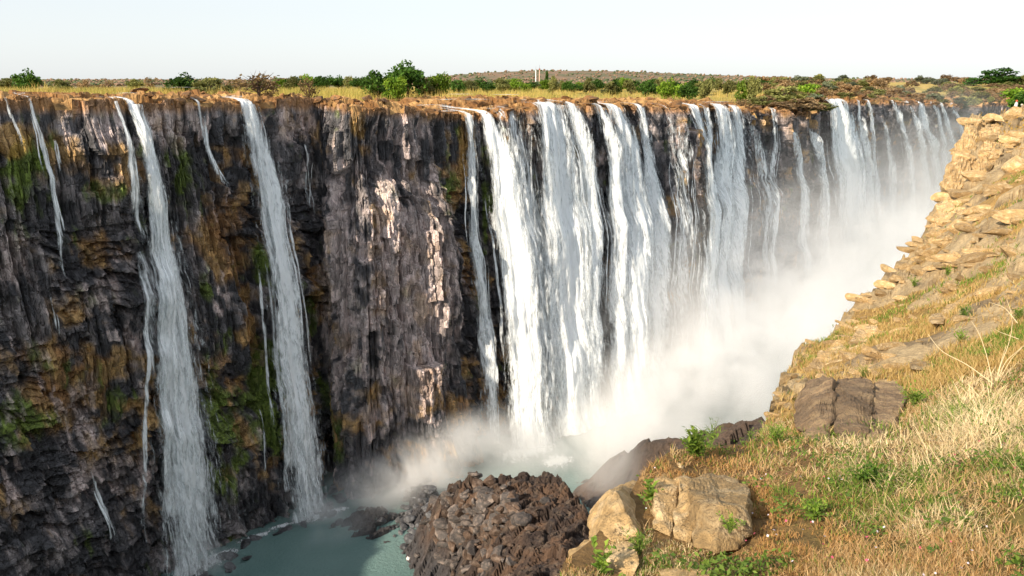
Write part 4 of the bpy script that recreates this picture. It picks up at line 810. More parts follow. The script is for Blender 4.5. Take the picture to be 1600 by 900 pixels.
# ================================================================ rocks on our own bank and on the rubble mound
M_TAN = rockmat("tan_rock", .85, 1.6, .5, .7, use_col=False, base=(.50, .335, .155), tintcol=(.62, .46, .26), speck=(.17, .115, .06))
M_TANDARK = rockmat("weathered_rock", .85, 1.2, .45, .7, use_col=False, base=(.23, .155, .09), tintcol=(.34, .235, .13))
M_RUB = rockmat("rubble_rock", .8, 1.0, .5, .6, use_col=False, base=(.095, .062, .044), tintcol=(.15, .11, .085))
M_RUBG = rockmat("grey_rubble", .7, 1.0, .5, .6, use_col=False, base=(.09, .078, .072), tintcol=(.17, .135, .115))
def hull_rock(pts, seed, sub=4, noise=.05, freq=1.6, smooth=3):
    bm = bmesh.new(); vs = [bm.verts.new(at_R(*p)) for p in pts]
    res = bmesh.ops.convex_hull(bm, input=vs); bmesh.ops.delete(bm, geom=list({e for e in res['geom_interior'] + res['geom_unused'] if isinstance(e, bmesh.types.BMVert)}), context='VERTS')
    bmesh.ops.triangulate(bm, faces=bm.faces[:])
    for i in range(sub):
        bmesh.ops.subdivide_edges(bm, edges=bm.edges[:], cuts=1, use_grid_fill=True)
        bmesh.ops.triangulate(bm, faces=bm.faces[:])
        if False: 
            for _ in range(1): bmesh.ops.smooth_vert(bm, verts=bm.verts[:], factor=.22, use_axis_x=True, use_axis_y=True, use_axis_z=True)
        if i >= 2: bmesh.ops.smooth_vert(bm, verts=bm.verts[:], factor=.22, use_axis_x=True, use_axis_y=True, use_axis_z=True)
    bm.normal_update(); V = np.array([v.co for v in bm.verts]); Nn = np.array([v.normal for v in bm.verts]); Fq = np.array([[v.index for v in f.verts] for f in bm.faces]); bm.free()
    a, b_, c, bx, by, f1, f2 = vor((V[:, 0] + V[:, 2] * .6) * freq + seed, (V[:, 1] + V[:, 2] * .8) * freq, seed)
    d = (fbm(V[:, 0] * 2.2 + V[:, 2] * 1.3, V[:, 1] * 2.2 - V[:, 2] * 1.7, 4, seed) - .5) * noise * 2.0 - noise * .7 * np.exp(-((f2 - f1) / .2) ** 2) + (fbm(V[:, 0] * 14 + V[:, 2] * 9, V[:, 1] * 14 - V[:, 2] * 11, 3, seed + 4) - .5) * noise * .7
    return V + Nn * d[:, None], Fq
def boulder(label, parts, mat, name="boulder", cat="boulder"):
    allp = [hull_rock(p, 800 + 7 * i + len(label), **k) for i, (nm, p, k) in enumerate(parts)]
    base = np.array([*np.mean(np.concatenate([v for v, f in allp]), 0)[:2], min(v[:, 2].min() for v, f in allp)])
    if len(parts) == 1: o = obj(name, mesh(name, allp[0][0] - base, allp[0][1], mat), loc=base); props(o, label, cat); return o
    t = empty(name, base, label, cat)
    for (nm, p, k), (V, Fq) in zip(parts, allp): obj(nm, mesh(nm, V - base, Fq, mat), t)
    return t
boulder("angular sunlit tan boulder with a dark cleft face, leftmost at the gorge edge", [
    ("upper_block", [(914, 828, 7.6), (917, 800, 7.8), (950, 764, 8.1), (962, 768, 7.6), (1000, 838, 6.9), (960, 852, 6.9), (925, 862, 7.0), (986, 750, 9.0), (1006, 762, 9.0), (1016, 800, 8.7), (1018, 840, 8.2), (930, 800, 8.8), (960, 880, 8.0), (1000, 870, 7.6)], dict(noise=.04, freq=1.8)),
    ("lower_ledge", [(889, 862, 7.2), (912, 840, 7.6), (960, 842, 7.0), (996, 848, 6.8), (1000, 880, 6.3), (950, 872, 6.5), (905, 884, 6.7), (930, 915, 6.4), (990, 905, 6.1), (890, 880, 7.6), (960, 900, 7.4)], dict(noise=.04, freq=1.8)),
    ("top_slab", [(975, 756, 8.6), (988, 748, 8.8), (1004, 756, 8.8), (1008, 768, 8.5), (1000, 800, 8.4), (985, 790, 8.3), (1003, 785, 9.2), (985, 765, 9.2)], dict(noise=.02))], M_TAN)
boulder("biggest pale sunlit boulder with a vertical crack, bottom middle by dry grass", [
    ("left_block", [(1011, 740, 9.0), (1030, 722, 9.3), (1054, 711, 9.5), (1064, 728, 9.0), (1060, 760, 8.2), (1052, 800, 7.6), (1050, 842, 7.0), (1020, 828, 7.2), (1013, 785, 8.0), (1022, 770, 7.8), (1084, 735, 9.4), (1084, 840, 8.0)], dict(noise=.04, freq=1.8)),
    ("middle_block", [(1058, 762, 7.9), (1066, 735, 8.9), (1086, 742, 8.8), (1092, 770, 7.6), (1086, 800, 7.3), (1078, 848, 6.9), (1052, 842, 6.9), (1052, 800, 7.4), (1090, 745, 9.2), (1095, 850, 7.6)], dict(noise=.035, freq=1.8)),
    ("right_block", [(1072, 762, 7.7), (1080, 745, 8.6), (1110, 737, 9.0), (1150, 748, 8.9), (1172, 762, 8.3), (1174, 786, 7.6), (1172, 835, 7.0), (1150, 860, 6.7), (1116, 866, 6.5), (1082, 856, 6.7), (1082, 800, 7.1), (1130, 790, 7.0), (1095, 788, 7.05), (1165, 790, 7.2), (1180, 840, 8.2), (1110, 860, 8.0)], dict(noise=.04, freq=1.8))], M_TAN)
boulder("dark brown cracked rock face below the slope above green grass", [
    ("left_block", [(1240, 625, 14.6), (1255, 598, 15.6), (1285, 586, 16.2), (1302, 592, 14.6), (1306, 640, 12.4), (1296, 694, 10.3), (1262, 690, 10.8), (1246, 672, 11.8), (1238, 650, 13.2), (1310, 600, 16.5), (1300, 690, 13), (1250, 670, 14), (1275, 630, 12.7)], dict(noise=.06, freq=.7)),
    ("middle_block", [(1300, 612, 13.9), (1306, 592, 15.4), (1345, 588, 16.4), (1368, 598, 14.9), (1362, 650, 12.0), (1350, 698, 10.1), (1306, 694, 10.3), (1304, 650, 12.0), (1330, 620, 12.8), (1366, 640, 14)], dict(noise=.06, freq=.7)),
    ("right_block", [(1360, 606, 14.6), (1372, 594, 16.2), (1408, 600, 16.0), (1418, 620, 14.2), (1404, 660, 12.0), (1380, 690, 10.5), (1352, 694, 10.3), (1358, 650, 12.1), (1400, 680, 12.5), (1415, 640, 14)], dict(noise=.06, freq=.7))], M_TANDARK)
boulder("flat tan slab half hidden by grass at the bottom edge", [("slab", [(1030, 884, 6.5), (1100, 880, 6.5), (1112, 892, 6.2), (1108, 905, 5.9), (1035, 905, 5.9), (1030, 895, 6.1), (1110, 905, 6.4), (1036, 908, 6.4)], dict(noise=.02))], M_TAN)
boulder("long pale humped rock high in the ochre slope beside a tiny green tuft", [("rock", [(1462, 492, 26), (1480, 476, 28), (1515, 468, 29), (1540, 478, 28), (1545, 492, 25), (1520, 500, 24.5), (1480, 500, 24.8), (1500, 484, 26), (1540, 500, 27), (1465, 500, 27)], dict(noise=.10, freq=.5))], M_TAN)
boulder("small pale round rock left of the long humped rock", [("rock", [(1450, 500, 25), (1455, 490, 25.5), (1468, 489, 25.5), (1477, 498, 24.8), (1474, 506, 24), (1455, 506, 24), (1464, 508, 25)], dict(noise=.05))], M_TAN)
boulder("square tan block with a shaded right end on the lower slope", [("rock", [(1422, 566, 18.2), (1426, 560, 19), (1472, 566, 18.8), (1474, 572, 18), (1472, 580, 17.6), (1425, 577, 17.6), (1474, 578, 19), (1424, 575, 19)], dict(noise=.05))], M_TAN)
boulder("jagged pale rock at the right of the slope behind dry stalks", [("rock", [(1538, 560, 16.8), (1545, 535, 18.2), (1575, 522, 19), (1606, 530, 18.6), (1606, 565, 16.5), (1575, 575, 16), (1548, 572, 16.2), (1560, 545, 17)], dict(noise=.07))], M_TAN)
boulder("small tan rock left of the dry stalks", [("rock", [(1520, 575, 16), (1526, 565, 16.5), (1540, 566, 16.4), (1542, 578, 15.6), (1530, 583, 15.3), (1532, 580, 16.4)], dict(noise=.035, freq=1.8))], M_TAN)
boulder("weathered rock ledge behind the dry stalks, left of the jagged rock", [("rock", [(1484, 560, 18), (1500, 542, 19.5), (1535, 534, 20), (1545, 545, 19), (1540, 560, 17.6), (1500, 566, 17.2), (1485, 566, 17.4), (1520, 560, 19)], dict(noise=.07))], M_TAN)
# big outcrop blocks of the promontory tip: parts of the slope
for k_, pts in enumerate([[(1478, 262, 80), (1500, 215, 85), (1514, 188, 88), (1530, 190, 90), (1524, 240, 83), (1515, 290, 77), (1486, 310, 74), (1470, 290, 77), (1540, 240, 95), (1480, 320, 84)],
                          [(1512, 250, 84), (1526, 200, 90), (1560, 196, 93), (1572, 230, 86), (1545, 262, 80), (1530, 290, 76), (1550, 230, 84), (1570, 260, 92), (1525, 260, 92)],
                          [(1452, 352, 65), (1462, 318, 70), (1490, 300, 74), (1522, 312, 70), (1530, 335, 66), (1500, 352, 62), (1462, 372, 60), (1520, 350, 74), (1460, 380, 70)],
                          [(1492, 350, 63), (1515, 325, 68), (1560, 318, 69), (1590, 332, 66), (1580, 350, 62), (1530, 366, 59), (1500, 366, 60), (1570, 360, 70)],
                          [(1428, 398, 55), (1446, 366, 60), (1480, 362, 61), (1492, 378, 58), (1470, 398, 54), (1436, 408, 53), (1480, 395, 62)],
                          [(1262, 575, 25), (1285, 545, 28), (1318, 536, 29), (1330, 556, 26), (1322, 585, 23.5), (1280, 598, 22), (1264, 590, 23), (1310, 590, 27)],
                          [(1322, 540, 28), (1336, 512, 32), (1370, 506, 33), (1392, 524, 30), (1382, 552, 26.5), (1340, 562, 25.5), (1385, 550, 31)],
                          [(1330, 575, 23), (1345, 556, 25), (1400, 552, 25.5), (1420, 568, 23), (1405, 592, 20), (1345, 596, 20.2), (1410, 590, 24)]]):
    pts = [(a_, b2_, R_ * (.93 if k_ > 4 else .97)) for a_, b2_, R_ in pts]; V, Q = hull_rock(pts, 40 + k_, noise=.0035 * pts[0][2] + .03, freq=12 / pts[0][2]); ctr = V.mean(0); obj("outcrop", mesh("outcrop", V - ctr, Q, M_TAN), sl, tuple(ctr))
# stones set in the slope: parts of it
slope_rocks = [rock_mesh("rock", 900 + i, (1.2, .9, .8), 15, 3, M_TAN, .012) for i in range(9)]
r = random.Random(31)
def place_rock(px, py, w, par=sl, meshes=None, sq=1.0):
    p = slope_pt(px, py); R = math.hypot(p[0], p[1]); s = w * math.hypot(R, 105 - p[2]) / F / 2.2
    o = obj("rock", r.choice(meshes or slope_rocks), par, tuple(p + np.array((0, 0, .12 * s)))); o.scale = (s * r.uniform(1.1, 1.75), s * r.uniform(.7, 1.0), s * r.uniform(.55, .95) * sq); o.rotation_euler = (r.uniform(-.3, .3), r.uniform(-.25, .25), -.45 + r.gauss(0, .4) + math.pi * r.randrange(2)); return o
for px, py, w in [(1580, 400, 46), (1530, 395, 32), (1570, 372, 50), (1548, 425, 30), (1515, 415, 44), (1480, 405, 40), (1500, 440, 26), (1585, 345, 40), (1540, 330, 36), (1500, 360, 44), (1475, 385, 30), (1460, 350, 40), (1560, 300, 46), (1520, 290, 40), (1590, 265, 50), (1540, 255, 36), (1500, 310, 40), (1575, 235, 30), (1590, 215, 28), (1545, 215, 26),
                  (1335, 505, 24), (1350, 515, 30), (1325, 530, 26), (1345, 540, 34), (1370, 525, 28), (1330, 560, 36), (1300, 540, 26), (1290, 565, 34), (1365, 560, 34), (1390, 545, 36), (1270, 585, 28), (1255, 560, 20), (1310, 580, 30), (1345, 585, 30), (1400, 575, 30), (1235, 590, 24), (1220, 620, 26), (1235, 640, 30), (1210, 650, 22), (1225, 665, 24), (1200, 672, 20), (1405, 520, 24), (1430, 500, 18), (1590, 440, 30), (1545, 460, 40), (1420, 420, 30), (1400, 440, 26), (1375, 460, 24), (1440, 400, 24), (1455, 430, 22),
                  (1480, 700, 40), (1270, 770, 12), (1375, 640, 44), (1480, 780, 30)]: place_rock(px, py, w)
k = 0
while k < 225:
    t_ = r.random(); e = np.interp(t_, [0, .45, .75, 1], [0, 1, 2, 3]); 
    px = r.uniform(1195, 1600); py = r.uniform(190, 690)
    ex = np.interp(py, [185, 320, 372, 488, 566, 672], [1512, 1462, 1440, 1320, 1235, 1190])
    dx = px - ex
    if dx < 2: continue
    if r.random() > max(math.exp(-dx / 70), .28 if py < 470 else .07): continue
    place_rock(px, py, r.choice([8, 10, 12, 14, 18, 24]) * (1.25 if py < 480 else 1)); k += 1
# stones on the rubble mound: parts of it
rub = [rock_mesh("stone", 950 + i, (1.1, .85, .75), 9, 2, M_RUB, .02) for i in range(6)]; rubg = [rock_mesh("stone", 970 + i, (1.1, .85, .75), 9, 2, M_RUBG, .02) for i in range(5)]
def mound_pt(px, py):
    rx, ry, ru = ray(px, py); ss = np.linspace(.09, .16, 220); x = rx * ss; y = ry * ss; z = CAM_H + ru * ss
    i = np.clip(((x + 50) / .36).astype(int), 0, mx_.shape[0] - 1); j = np.clip(((y - 84) / .36).astype(int), 0, mx_.shape[1] - 1); h = mz_[i, j]
    k = np.argmax(h >= z) if np.any(h >= z) else None
    return None if k is None else np.array((x[k], y[k], h[k]))
k = 0; spots = [(748, 785, 28), (798, 790, 34), (785, 800, 26), (715, 840, 36), (725, 830, 26), (708, 862, 30), (735, 870, 34), (710, 890, 26), (745, 840, 22), (760, 805, 22), (738, 810, 20), (790, 775, 22), (705, 815, 18), (722, 855, 24), (690, 880, 20)]
while k < 295:
    if k < len(spots): px, py, w = spots[k]
    else:
        px = r.gauss(742, 40); py = r.gauss(818, 46); w = 7 + 32 * r.random() ** 2.6
        if py < 728 or py > 905 or px < 640: 
            continue
    p = mound_pt(px, py)
    if p is None: k += 1; continue
    s = w * 165 / F / 2.1; o = obj("stone", r.choice(rub + rubg if px > 730 else rubg + rub[:2]), mo, tuple(p + np.array((0, 0, .15 * s)))); o.scale = (s * r.uniform(.85, 1.25), s * r.uniform(.8, 1.1), s * r.uniform(.7, 1.1)); o.rotation_euler = (r.uniform(-.6, .6), r.uniform(-.6, .6), r.uniform(0, 6.28)); k += 1
# dark wet boulders in the shallows left of the mound
wetm = rockmat("wet_boulder", .45, 1, .4, .5, use_col=False, base=(.07, .07, .075), tintcol=(.12, .12, .125)); wet_r = [rock_mesh("wet_rock", 990 + i, (1.2, .9, .6), 9, 2, wetm, .03) for i in range(5)]
for i in range(70):
    px = r.gauss(655, 26); py = r.gauss(800, 30) + (660 - px) * .1
    p = at_z(px, py, 0); s = r.uniform(.5, 1.7); hgt = mz_[min(mx_.shape[0] - 1, max(0, int((p[0] + 50) / .36))), min(mx_.shape[1] - 1, max(0, int((p[1] - 84) / .36)))]; o = obj("wet_rock", r.choice(wet_r), gb, (p[0], p[1], max(hgt, -.1) + .3 * s)); o.scale = (s, s, s * r.uniform(.9, 1.4)); o.rotation_euler = (r.uniform(-.3, .3), r.uniform(-.3, .3), r.uniform(0, 6.28))
for i in range(46):                                         # broken rock along the foot of the left wall
    s_ = r.uniform(SL[4], SL[9]); p = base_pt(np.array([s_]), np.array([.0]))[0]; n_ = normal_s(np.array([s_]))[0]; f_ = r.uniform(-1, 6) + 2
    sc_ = r.uniform(.6, 2.2); o = obj("wet_rock", r.choice(wet_r), gb, (p[0] + n_[0] * f_, p[1] + n_[1] * f_, .2 * sc_ - .2)); o.scale = (sc_ * 1.2, sc_, sc_ * r.uniform(.6, 1.1)); o.rotation_euler = (r.uniform(-.4, .4), r.uniform(-.4, .4), r.uniform(0, 6.28))
p = at_z(640, 873, 0.3); o = obj("boulder", rock_mesh("boulder", 1010, (1.1, .95, .8), 8, 3, flatmat("white_stone", (.62, .57, .55)), .02), loc=tuple(p)); o.scale = (1.15, 1.0, 1.0); props(o, "single pale whitish boulder at the water edge left of the rubble mound", "boulder")
# ================================================================ grass, weeds and dry stalks on our bank
M_BLADE = leafmat("grass_blades", trans=.3, var=0)
BOX_EX = [(893, 955, 846, 884), (918, 1003, 772, 848), (1020, 1166, 750, 850), (1246, 1404, 596, 672)]
def scatter(n, az0, az1, R0, R1):
    az = RNG.uniform(az0, az1, n); R = 1 / RNG.uniform(1 / R1, 1 / R0, n); ok = R < edge_R(az) * .995; az, R = az[ok], R[ok]
    z = slope_h(az, R); P = np.stack([R * np.sin(np.radians(az)), R * np.cos(np.radians(az)), z], -1); x, y, d = proj(P); keep = (x > 850) & (x < 2400) & (y < 960)
    for x0, x1, y0, y1 in BOX_EX: keep &= ~((x > x0) & (x < x1) & (y > y0) & (y < y1))
    return P[keep], x[keep], y[keep], R[keep], az[keep]
P, x, y, R, az = scatter(290000, 3.5, 52, 4.6, 14.5); n = len(P)
pn = fbm(P[:, 0] / 1.1, P[:, 1] / 1.1, 4, 701); pn2 = fbm(P[:, 0] / .5 + 7, P[:, 1] / .5, 3, 711)
def bl(cx, cy_, rx, ry): return np.exp(-(((x - cx) / rx) ** 2 + ((y - cy_) / ry) ** 2))
green = np.clip(sst(.58, .70, pn) * .7 + .5 * bl(1210, 700, 60, 30) + .5 * bl(1340, 740, 50, 40) + .35 * bl(1420, 620, 60, 40) + .4 * bl(1270, 800, 60, 30) + .3 * bl(1590, 740, 60, 90) + .5 * bl(1120, 700, 60, 20) + .3 * bl(1010, 850, 40, 20) - .7 * bl(1240, 860, 60, 60), 0, 1)
redb = np.clip(bl(1110, 725, 70, 25) + bl(1235, 840, 90, 100) + .7 * sst(.5, .62, fbm(P[:, 0] / 1.3 + 30, P[:, 1] / 1.3, 3, 717)) + .4 * bl(1180, 800, 30, 60), 0, 1)
pale = np.clip(.9 * bl(1440, 800, 110, 70) + .8 * bl(1560, 680, 90, 70) + .6 * bl(1500, 640, 60, 40) + .6 * bl(1330, 690, 60, 40), 0, 1)
cls = RNG.random(n); isg = cls < green * .62 + .09
base_c = mixc((.30, .18, .06), (.84, .69, .42), np.clip(RNG.normal(.4, .3, n) + pale * .5, 0, 1)); base_c = mixc(base_c, mixc((.34, .16, .05), (.50, .28, .09), RNG.random(n)), redb * .8)
gc = mixc((.07, .14, .018), (.24, .32, .05), np.clip(RNG.normal(.45, .3, n), 0, 1)); colr = np.where(isg[:, None], gc, base_c)
pn3 = fbm(P[:, 0] / .22, P[:, 1] / .22, 2, 713); dens = np.clip(sst(.3, .6, pn3) * (.15 + 1.7 * (pn2 - .15)) + pale * .3, 0, 1); keep = RNG.random(n) < dens
ln = np.where(isg, RNG.uniform(.05, .17, n), RNG.uniform(.05, .18, n)) * (1 + pale * .9) * (1 - redb * .45) * np.interp(R, [5, 14], [.9, 1.4]) * np.where((y > 835) & (x < 1185), .5, 1) * np.where((y > 680) & (y < 720) & (x > 1230) & (x < 1400), .55, 1); wd = np.interp(R, [5, 14], [.006, .016]) * RNG.uniform(.6, 1.3, n) * np.where(isg, 1.2, 1)
a0 = RNG.uniform(0, 1.25, n) + pale * .3; a1 = a0 + RNG.uniform(-.3, 1.9, n)
kp = np.where(keep)[0]
for nm, sel in (("green_grass", kp[isg[kp]]), ("dry_grass", kp[~isg[kp]])): blades(nm, P[sel], RNG.uniform(0, 6.28, len(sel)), ln[sel], wd[sel], (a0[sel], a1[sel]), colr[sel], M_BLADE)
# upper slope: short tussocks
P, x, y, R, az = scatter(230000, 16, 46, 14.5, 125); n = len(P); rkm_ = slope_rock(P[:, 0], P[:, 1], R); crest = sst(76, 88, R)
pn = fbm(P[:, 0] / 3.5, P[:, 1] / 3.5, 4, 721); keep = RNG.random(n) < np.clip(1.0 - rkm_ * .95 + crest * .6, 0, 1) * np.clip(sst(.34, .55, pn) * .9 + crest * .5, 0, 1)
P, x, y, R, pn, crest = P[keep], x[keep], y[keep], R[keep], pn[keep], crest[keep]; n = len(P)
g_ = (RNG.random(n) < sst(.50, .62, pn) * .65 * (1 - crest * .8) + .07)
colr = np.where(g_[:, None], mixc((.09, .16, .02), (.22, .30, .05), RNG.random(n)), mixc(mixc((.36, .23, .07), (.55, .40, .17), RNG.random(n)), (.50, .29, .035), crest * .8))
blades("slope_grass", P, RNG.uniform(0, 6.28, n), RNG.uniform(.07, .22, n) * np.interp(R, [14, 40, 110], [1, 1.1, 1.7]), np.interp(R, [14, 40, 110], [.018, .04, .09]) * RNG.uniform(.6, 1.3, n), (RNG.uniform(0, .8, n), RNG.uniform(.5, 1.6, n)), colr, M_BLADE, seg=2)
# leafy weeds
M_WEED = leafmat("weed_leaves", trans=.35, var=.2); M_STEM = flatmat("green_stem", (.12, .16, .04)); M_STRAW = flatmat("straw_stem", (.62, .50, .30))
def leaf_shape(p, d, up, L_, w):
    d = d / np.linalg.norm(d); s = np.cross(d, up); s /= np.linalg.norm(s) + 1e-9; u = np.cross(s, d)
    return np.array([p, p + d * L_ * .45 + s * w + u * w * .35, p + d * L_ * .5, p + d * L_ - u * L_ * .12, p + d * L_ * .45 - s * w + u * w * .35]), np.array([(0, 1, 3, 2), (0, 2, 3, 4)])
def weed(px, py, hpx, wpx, label, nst=14, nl=9, leafw=.25, single=False, seed=1, pal=((.10, .20, .02), (.26, .36, .05)), wR=None):
    r = np.random.default_rng(seed); p = slope_pt(px, py) if wR is None else at_R(px, py, wR); R = np.linalg.norm(p - (0, 0, CAM_H)); H = hpx * R / F; Wd = wpx * R / F
    t = empty("weed", tuple(p), label, "plant"); st = []; lv = []; lc = []
    for k in range(nst):
        a = r.uniform(0, 6.28); lean = r.uniform(.0, 1.0); tip = np.array((math.cos(a) * Wd * .5 * lean, math.sin(a) * Wd * .5 * lean, H * r.uniform(.6, 1.05))); mid_ = tip * np.array((.35, .35, .6)); st.append(tube([(0, 0, -.02), mid_, tip], [.006, .004, .002], 4))
        for j in range(nl):
            f = (j + 1) / nl; b0 = mid_ * f * 2 if f < .5 else mid_ + (tip - mid_) * (f * 2 - 1); d = np.array((*r.normal(0, 1, 2), r.uniform(.2, 1.1))); L_ = H * r.uniform(.22, .40) * (1.2 - .5 * f); V, Q = leaf_shape(b0, d, np.array((0, 0, 1.0)), L_, L_ * leafw); lv.append((V, Q)); lc.append(mixc(pal[0], pal[1], r.random(1))[0])
    V, Q = join(st); obj("stem", mesh("stem", V, Q, M_STEM), t)
    if single:
        for (V, Q), c in zip(lv, lc): obj("leaf", mesh("leaf", V, Q, M_WEED, np.repeat(c[None], 5, 0)), t)
    else:
        V, Q = join(lv); obj("foliage", mesh("foliage", V, Q, M_WEED, np.repeat(np.array(lc), 5, 0)), t)
weed(1086, 716, 42, 62, "bushy bright green weed on top of the biggest boulder", 34, 10, .2, seed=2)
weed(1112, 694, 34, 46, "spiky long leaved green weed on the skyline above the bushy weed", 14, 5, .08, seed=3)
weed(1012, 812, 60, 24, "narrow green weed growing in the cleft between the two big boulders", 12, 8, .25, seed=4, wR=8.0)
weed(936, 908, 60, 46, "large leaved green weed in front of the leftmost boulder", 5, 7, .34, True, seed=5, wR=6.2)
weed(1172, 690, 18, 22, "small leafy weed on the skyline right of the spiky weed", 8, 5, .2, seed=6)
weed(1350, 765, 40, 80, "dark green leafy weed clump in the middle of the dry grass", 26, 7, .22, seed=7, pal=((.06, .13, .015), (.16, .26, .03)))
weed(1270, 815, 34, 70, "low green weed clump right of the biggest boulder", 22, 7, .22, seed=8)
weed(1430, 640, 30, 60, "green weed clump above the dark cracked rock's grassy right side", 22, 7, .2, seed=9)
weed(1212, 695, 34, 56, "grassy green weed below the small stones by the gorge edge", 24, 6, .1, seed=10)
weed(1502, 502, 22, 44, "tiny dark tuft in front of the long humped rock", 20, 6, .12, seed=11, pal=((.05, .11, .015), (.15, .24, .03)))
weed(1500, 537, 18, 34, "low green tuft under the long humped rock", 16, 6, .2, seed=12)
weed(1428, 452, 14, 22, "small bright weed left on the upper slope", 14, 6, .25, seed=13)
weed(1480, 435, 14, 22, "small green weed among pale stones on the upper slope", 14, 6, .2, seed=14)
weed(1540, 565, 18, 20, "green sprig between the rock ledge and the jagged rock", 12, 6, .2, seed=15)
weed(1350, 592, 18, 34, "yellow green tuft on top of the dark cracked rock", 18, 6, .12, seed=16, pal=((.2, .22, .04), (.34, .34, .07)))
weed(1306, 528, 14, 26, "yellow green tuft on the gorge edge halfway up the bank", 14, 6, .12, seed=17, pal=((.2, .24, .04), (.34, .36, .07)))
weed(1140, 830, 26, 50, "weed with pale flowers at the foot of the biggest boulder", 18, 6, .2, seed=18, wR=6.6)
weed(1000, 865, 34, 60, "straggling green weed before the cleft of the two boulders", 18, 6, .12, seed=19, wR=6.6)
weed(1590, 505, 20, 26, "dark green weed by the right end of the jagged rock", 14, 6, .2, seed=20)
# dry plant with long curved pale stalks
p0 = slope_pt(1556, 606); t = empty("dry_plant", tuple(p0), "dead plant with long curved straw stalks in front of the jagged rock", "dry plant")
D0 = np.linalg.norm(p0 - (0, 0, CAM_H)); R0_ = math.hypot(p0[0], p0[1])
for pts, w in [([(1552, 600), (1510, 568), (1470, 550), (1450, 522)], 0.0108), ([(1550, 594), (1542, 555), (1530, 520), (1518, 502)], 0.0090), ([(1557, 604), (1562, 570), (1575, 545), (1585, 500), (1573, 468)], 0.0090), ([(1556, 604), (1570, 565), (1600, 540)], 0.0096), ([(1556, 604), (1580, 560), (1605, 535)], 0.0072), ([(1556, 606), (1558, 585), (1572, 540)], 0.0090), ([(1558, 606), (1575, 580), (1592, 565)], 0.0072), ([(1560, 606), (1590, 590), (1608, 575)], 0.0072), ([(1590, 505), (1570, 480), (1545, 472)], 0.0084), ([(1592, 530), (1560, 518), (1555, 514)], 0.0072)]:
    W_ = [at_R(a, b_, R0_ * (1 + .02 * i)) - p0 for i, (a, b_) in enumerate(pts)]
    tt = np.linspace(0, len(W_) - 1, 12); Wc = np.stack([np.interp(tt, range(len(W_)), [q[k] for q in W_]) for k in range(3)], -1)
    for _ in range(2): Wc[1:-1] = .25 * Wc[:-2] + .5 * Wc[1:-1] + .25 * Wc[2:]
    V, Q = tube(Wc, np.linspace(w * .7, w * .3, 12), 6); obj("stalk", mesh("stalk", V, Q, M_STRAW, smooth=True), t)
# broad leaved undergrowth between the blades
P, x, y, R, az = scatter(26000, 8, 36, 5, 14); n = len(P); k_ = (fbm(P[:, 0] / .45, P[:, 1] / .45, 3, 741) > .65) | ((np.exp(-(((x - 1345) / 60) ** 2 + ((y - 745) / 40) ** 2)) > RNG.random(n) + .2))
P = P[k_]; n = len(P); V, Q = leaf_cards(P + np.stack([RNG.normal(0, .03, n), RNG.normal(0, .03, n), RNG.uniform(.01, .16, n)], -1), .028, RNG, .3, .5)
props(obj("undergrowth", mesh("undergrowth", V, Q, M_BLADE, np.repeat(mixc((.05, .10, .015), (.17, .25, .04), RNG.random(n)), 4, 0))), kind="stuff")
# small pink and white flowers dotted through the grass
P, x, y, R, az = scatter(260, 10, 36, 5, 12); n = len(P); ok = fbm(P[:, 0], P[:, 1], 2, 731) > .48; P = P[ok]; n = len(P); V, Q = leaf_cards(P + np.array((0, 0, .11)), .012, RNG, 1.0, 1.0); o = obj("flowers", mesh("flowers", V, Q, M_BLADE, np.repeat(np.where((RNG.random(n) < .5)[:, None], np.array((.75, .70, .8)), np.array((.65, .12, .2))), 4, 0))); props(o, kind="stuff")
# green tree beyond the crest
zt = at_R(1592, 136, 150)[2]
for px, yt, R, w, k, lab in [(1590, 137, 150, 5.0, 'bright', "green leafy tree rising behind the golden crest at the right edge"), (1606, 140, 146, 4.5, 'green', "dark tree cut by the right edge behind the golden crest")]:
    g = at_R(px, 172, R); tree(px, R, at_R(px, yt, R)[2] - g[2], w, k, lab, p=g)
# two visitors whose heads show above the crest
def person(px, R, ztop_y, shirt, head, label, seed):
    top = at_R(px, ztop_y, R); h = 1.72; base = top - np.array((0, 0, h)); t = empty("person", tuple(base), label, "person", rz=seed)
    me = bpy.data.meshes.new("body"); J = {0: (0, 0, .95, .15), 1: (0, 0, 1.2, .14), 2: (0, 0, 1.42, .12), 3: (0, .01, 1.5, .055), 4: (0, .02, 1.62, .10), 5: (.18, 0, 1.40, .055), 6: (.25, .02, 1.14, .04), 7: (.24, .1, .9, .032), 8: (-.18, 0, 1.40, .055), 9: (-.25, .02, 1.14, .04), 10: (-.24, .1, .9, .032), 11: (.1, 0, .85, .09), 12: (.11, .03, .48, .06), 13: (.11, 0, .08, .045), 14: (.11, .13, .04, .04), 15: (-.1, 0, .85, .09), 16: (-.11, .03, .48, .06), 17: (-.11, 0, .08, .045), 18: (-.11, .13, .04, .04)}
    me.from_pydata([j[:3] for j in J.values()], [(0, 1), (1, 2), (2, 3), (3, 4), (2, 5), (5, 6), (6, 7), (2, 8), (8, 9), (9, 10), (0, 11), (11, 12), (12, 13), (13, 14), (0, 15), (15, 16), (16, 17), (17, 18)], [])
    o = obj("body", me, t); sk = o.modifiers.new("skin", 'SKIN'); o.modifiers.new("sub", 'SUBSURF').levels = 1
    for i, j in J.items(): me.skin_vertices[0].data[i].radius = (j[3], j[3])
    me.skin_vertices[0].data[0].use_root = True; me.materials.append(shirt)
    bm = bmesh.new(); bmesh.ops.create_uvsphere(bm, u_segments=12, v_segments=8, radius=.125); bmesh.ops.translate(bm, verts=bm.verts, vec=(0, .01, 1.665)); m2 = bpy.data.meshes.new("cap"); bm.to_mesh(m2); bm.free(); m2.materials.append(head); obj("cap", m2, t)
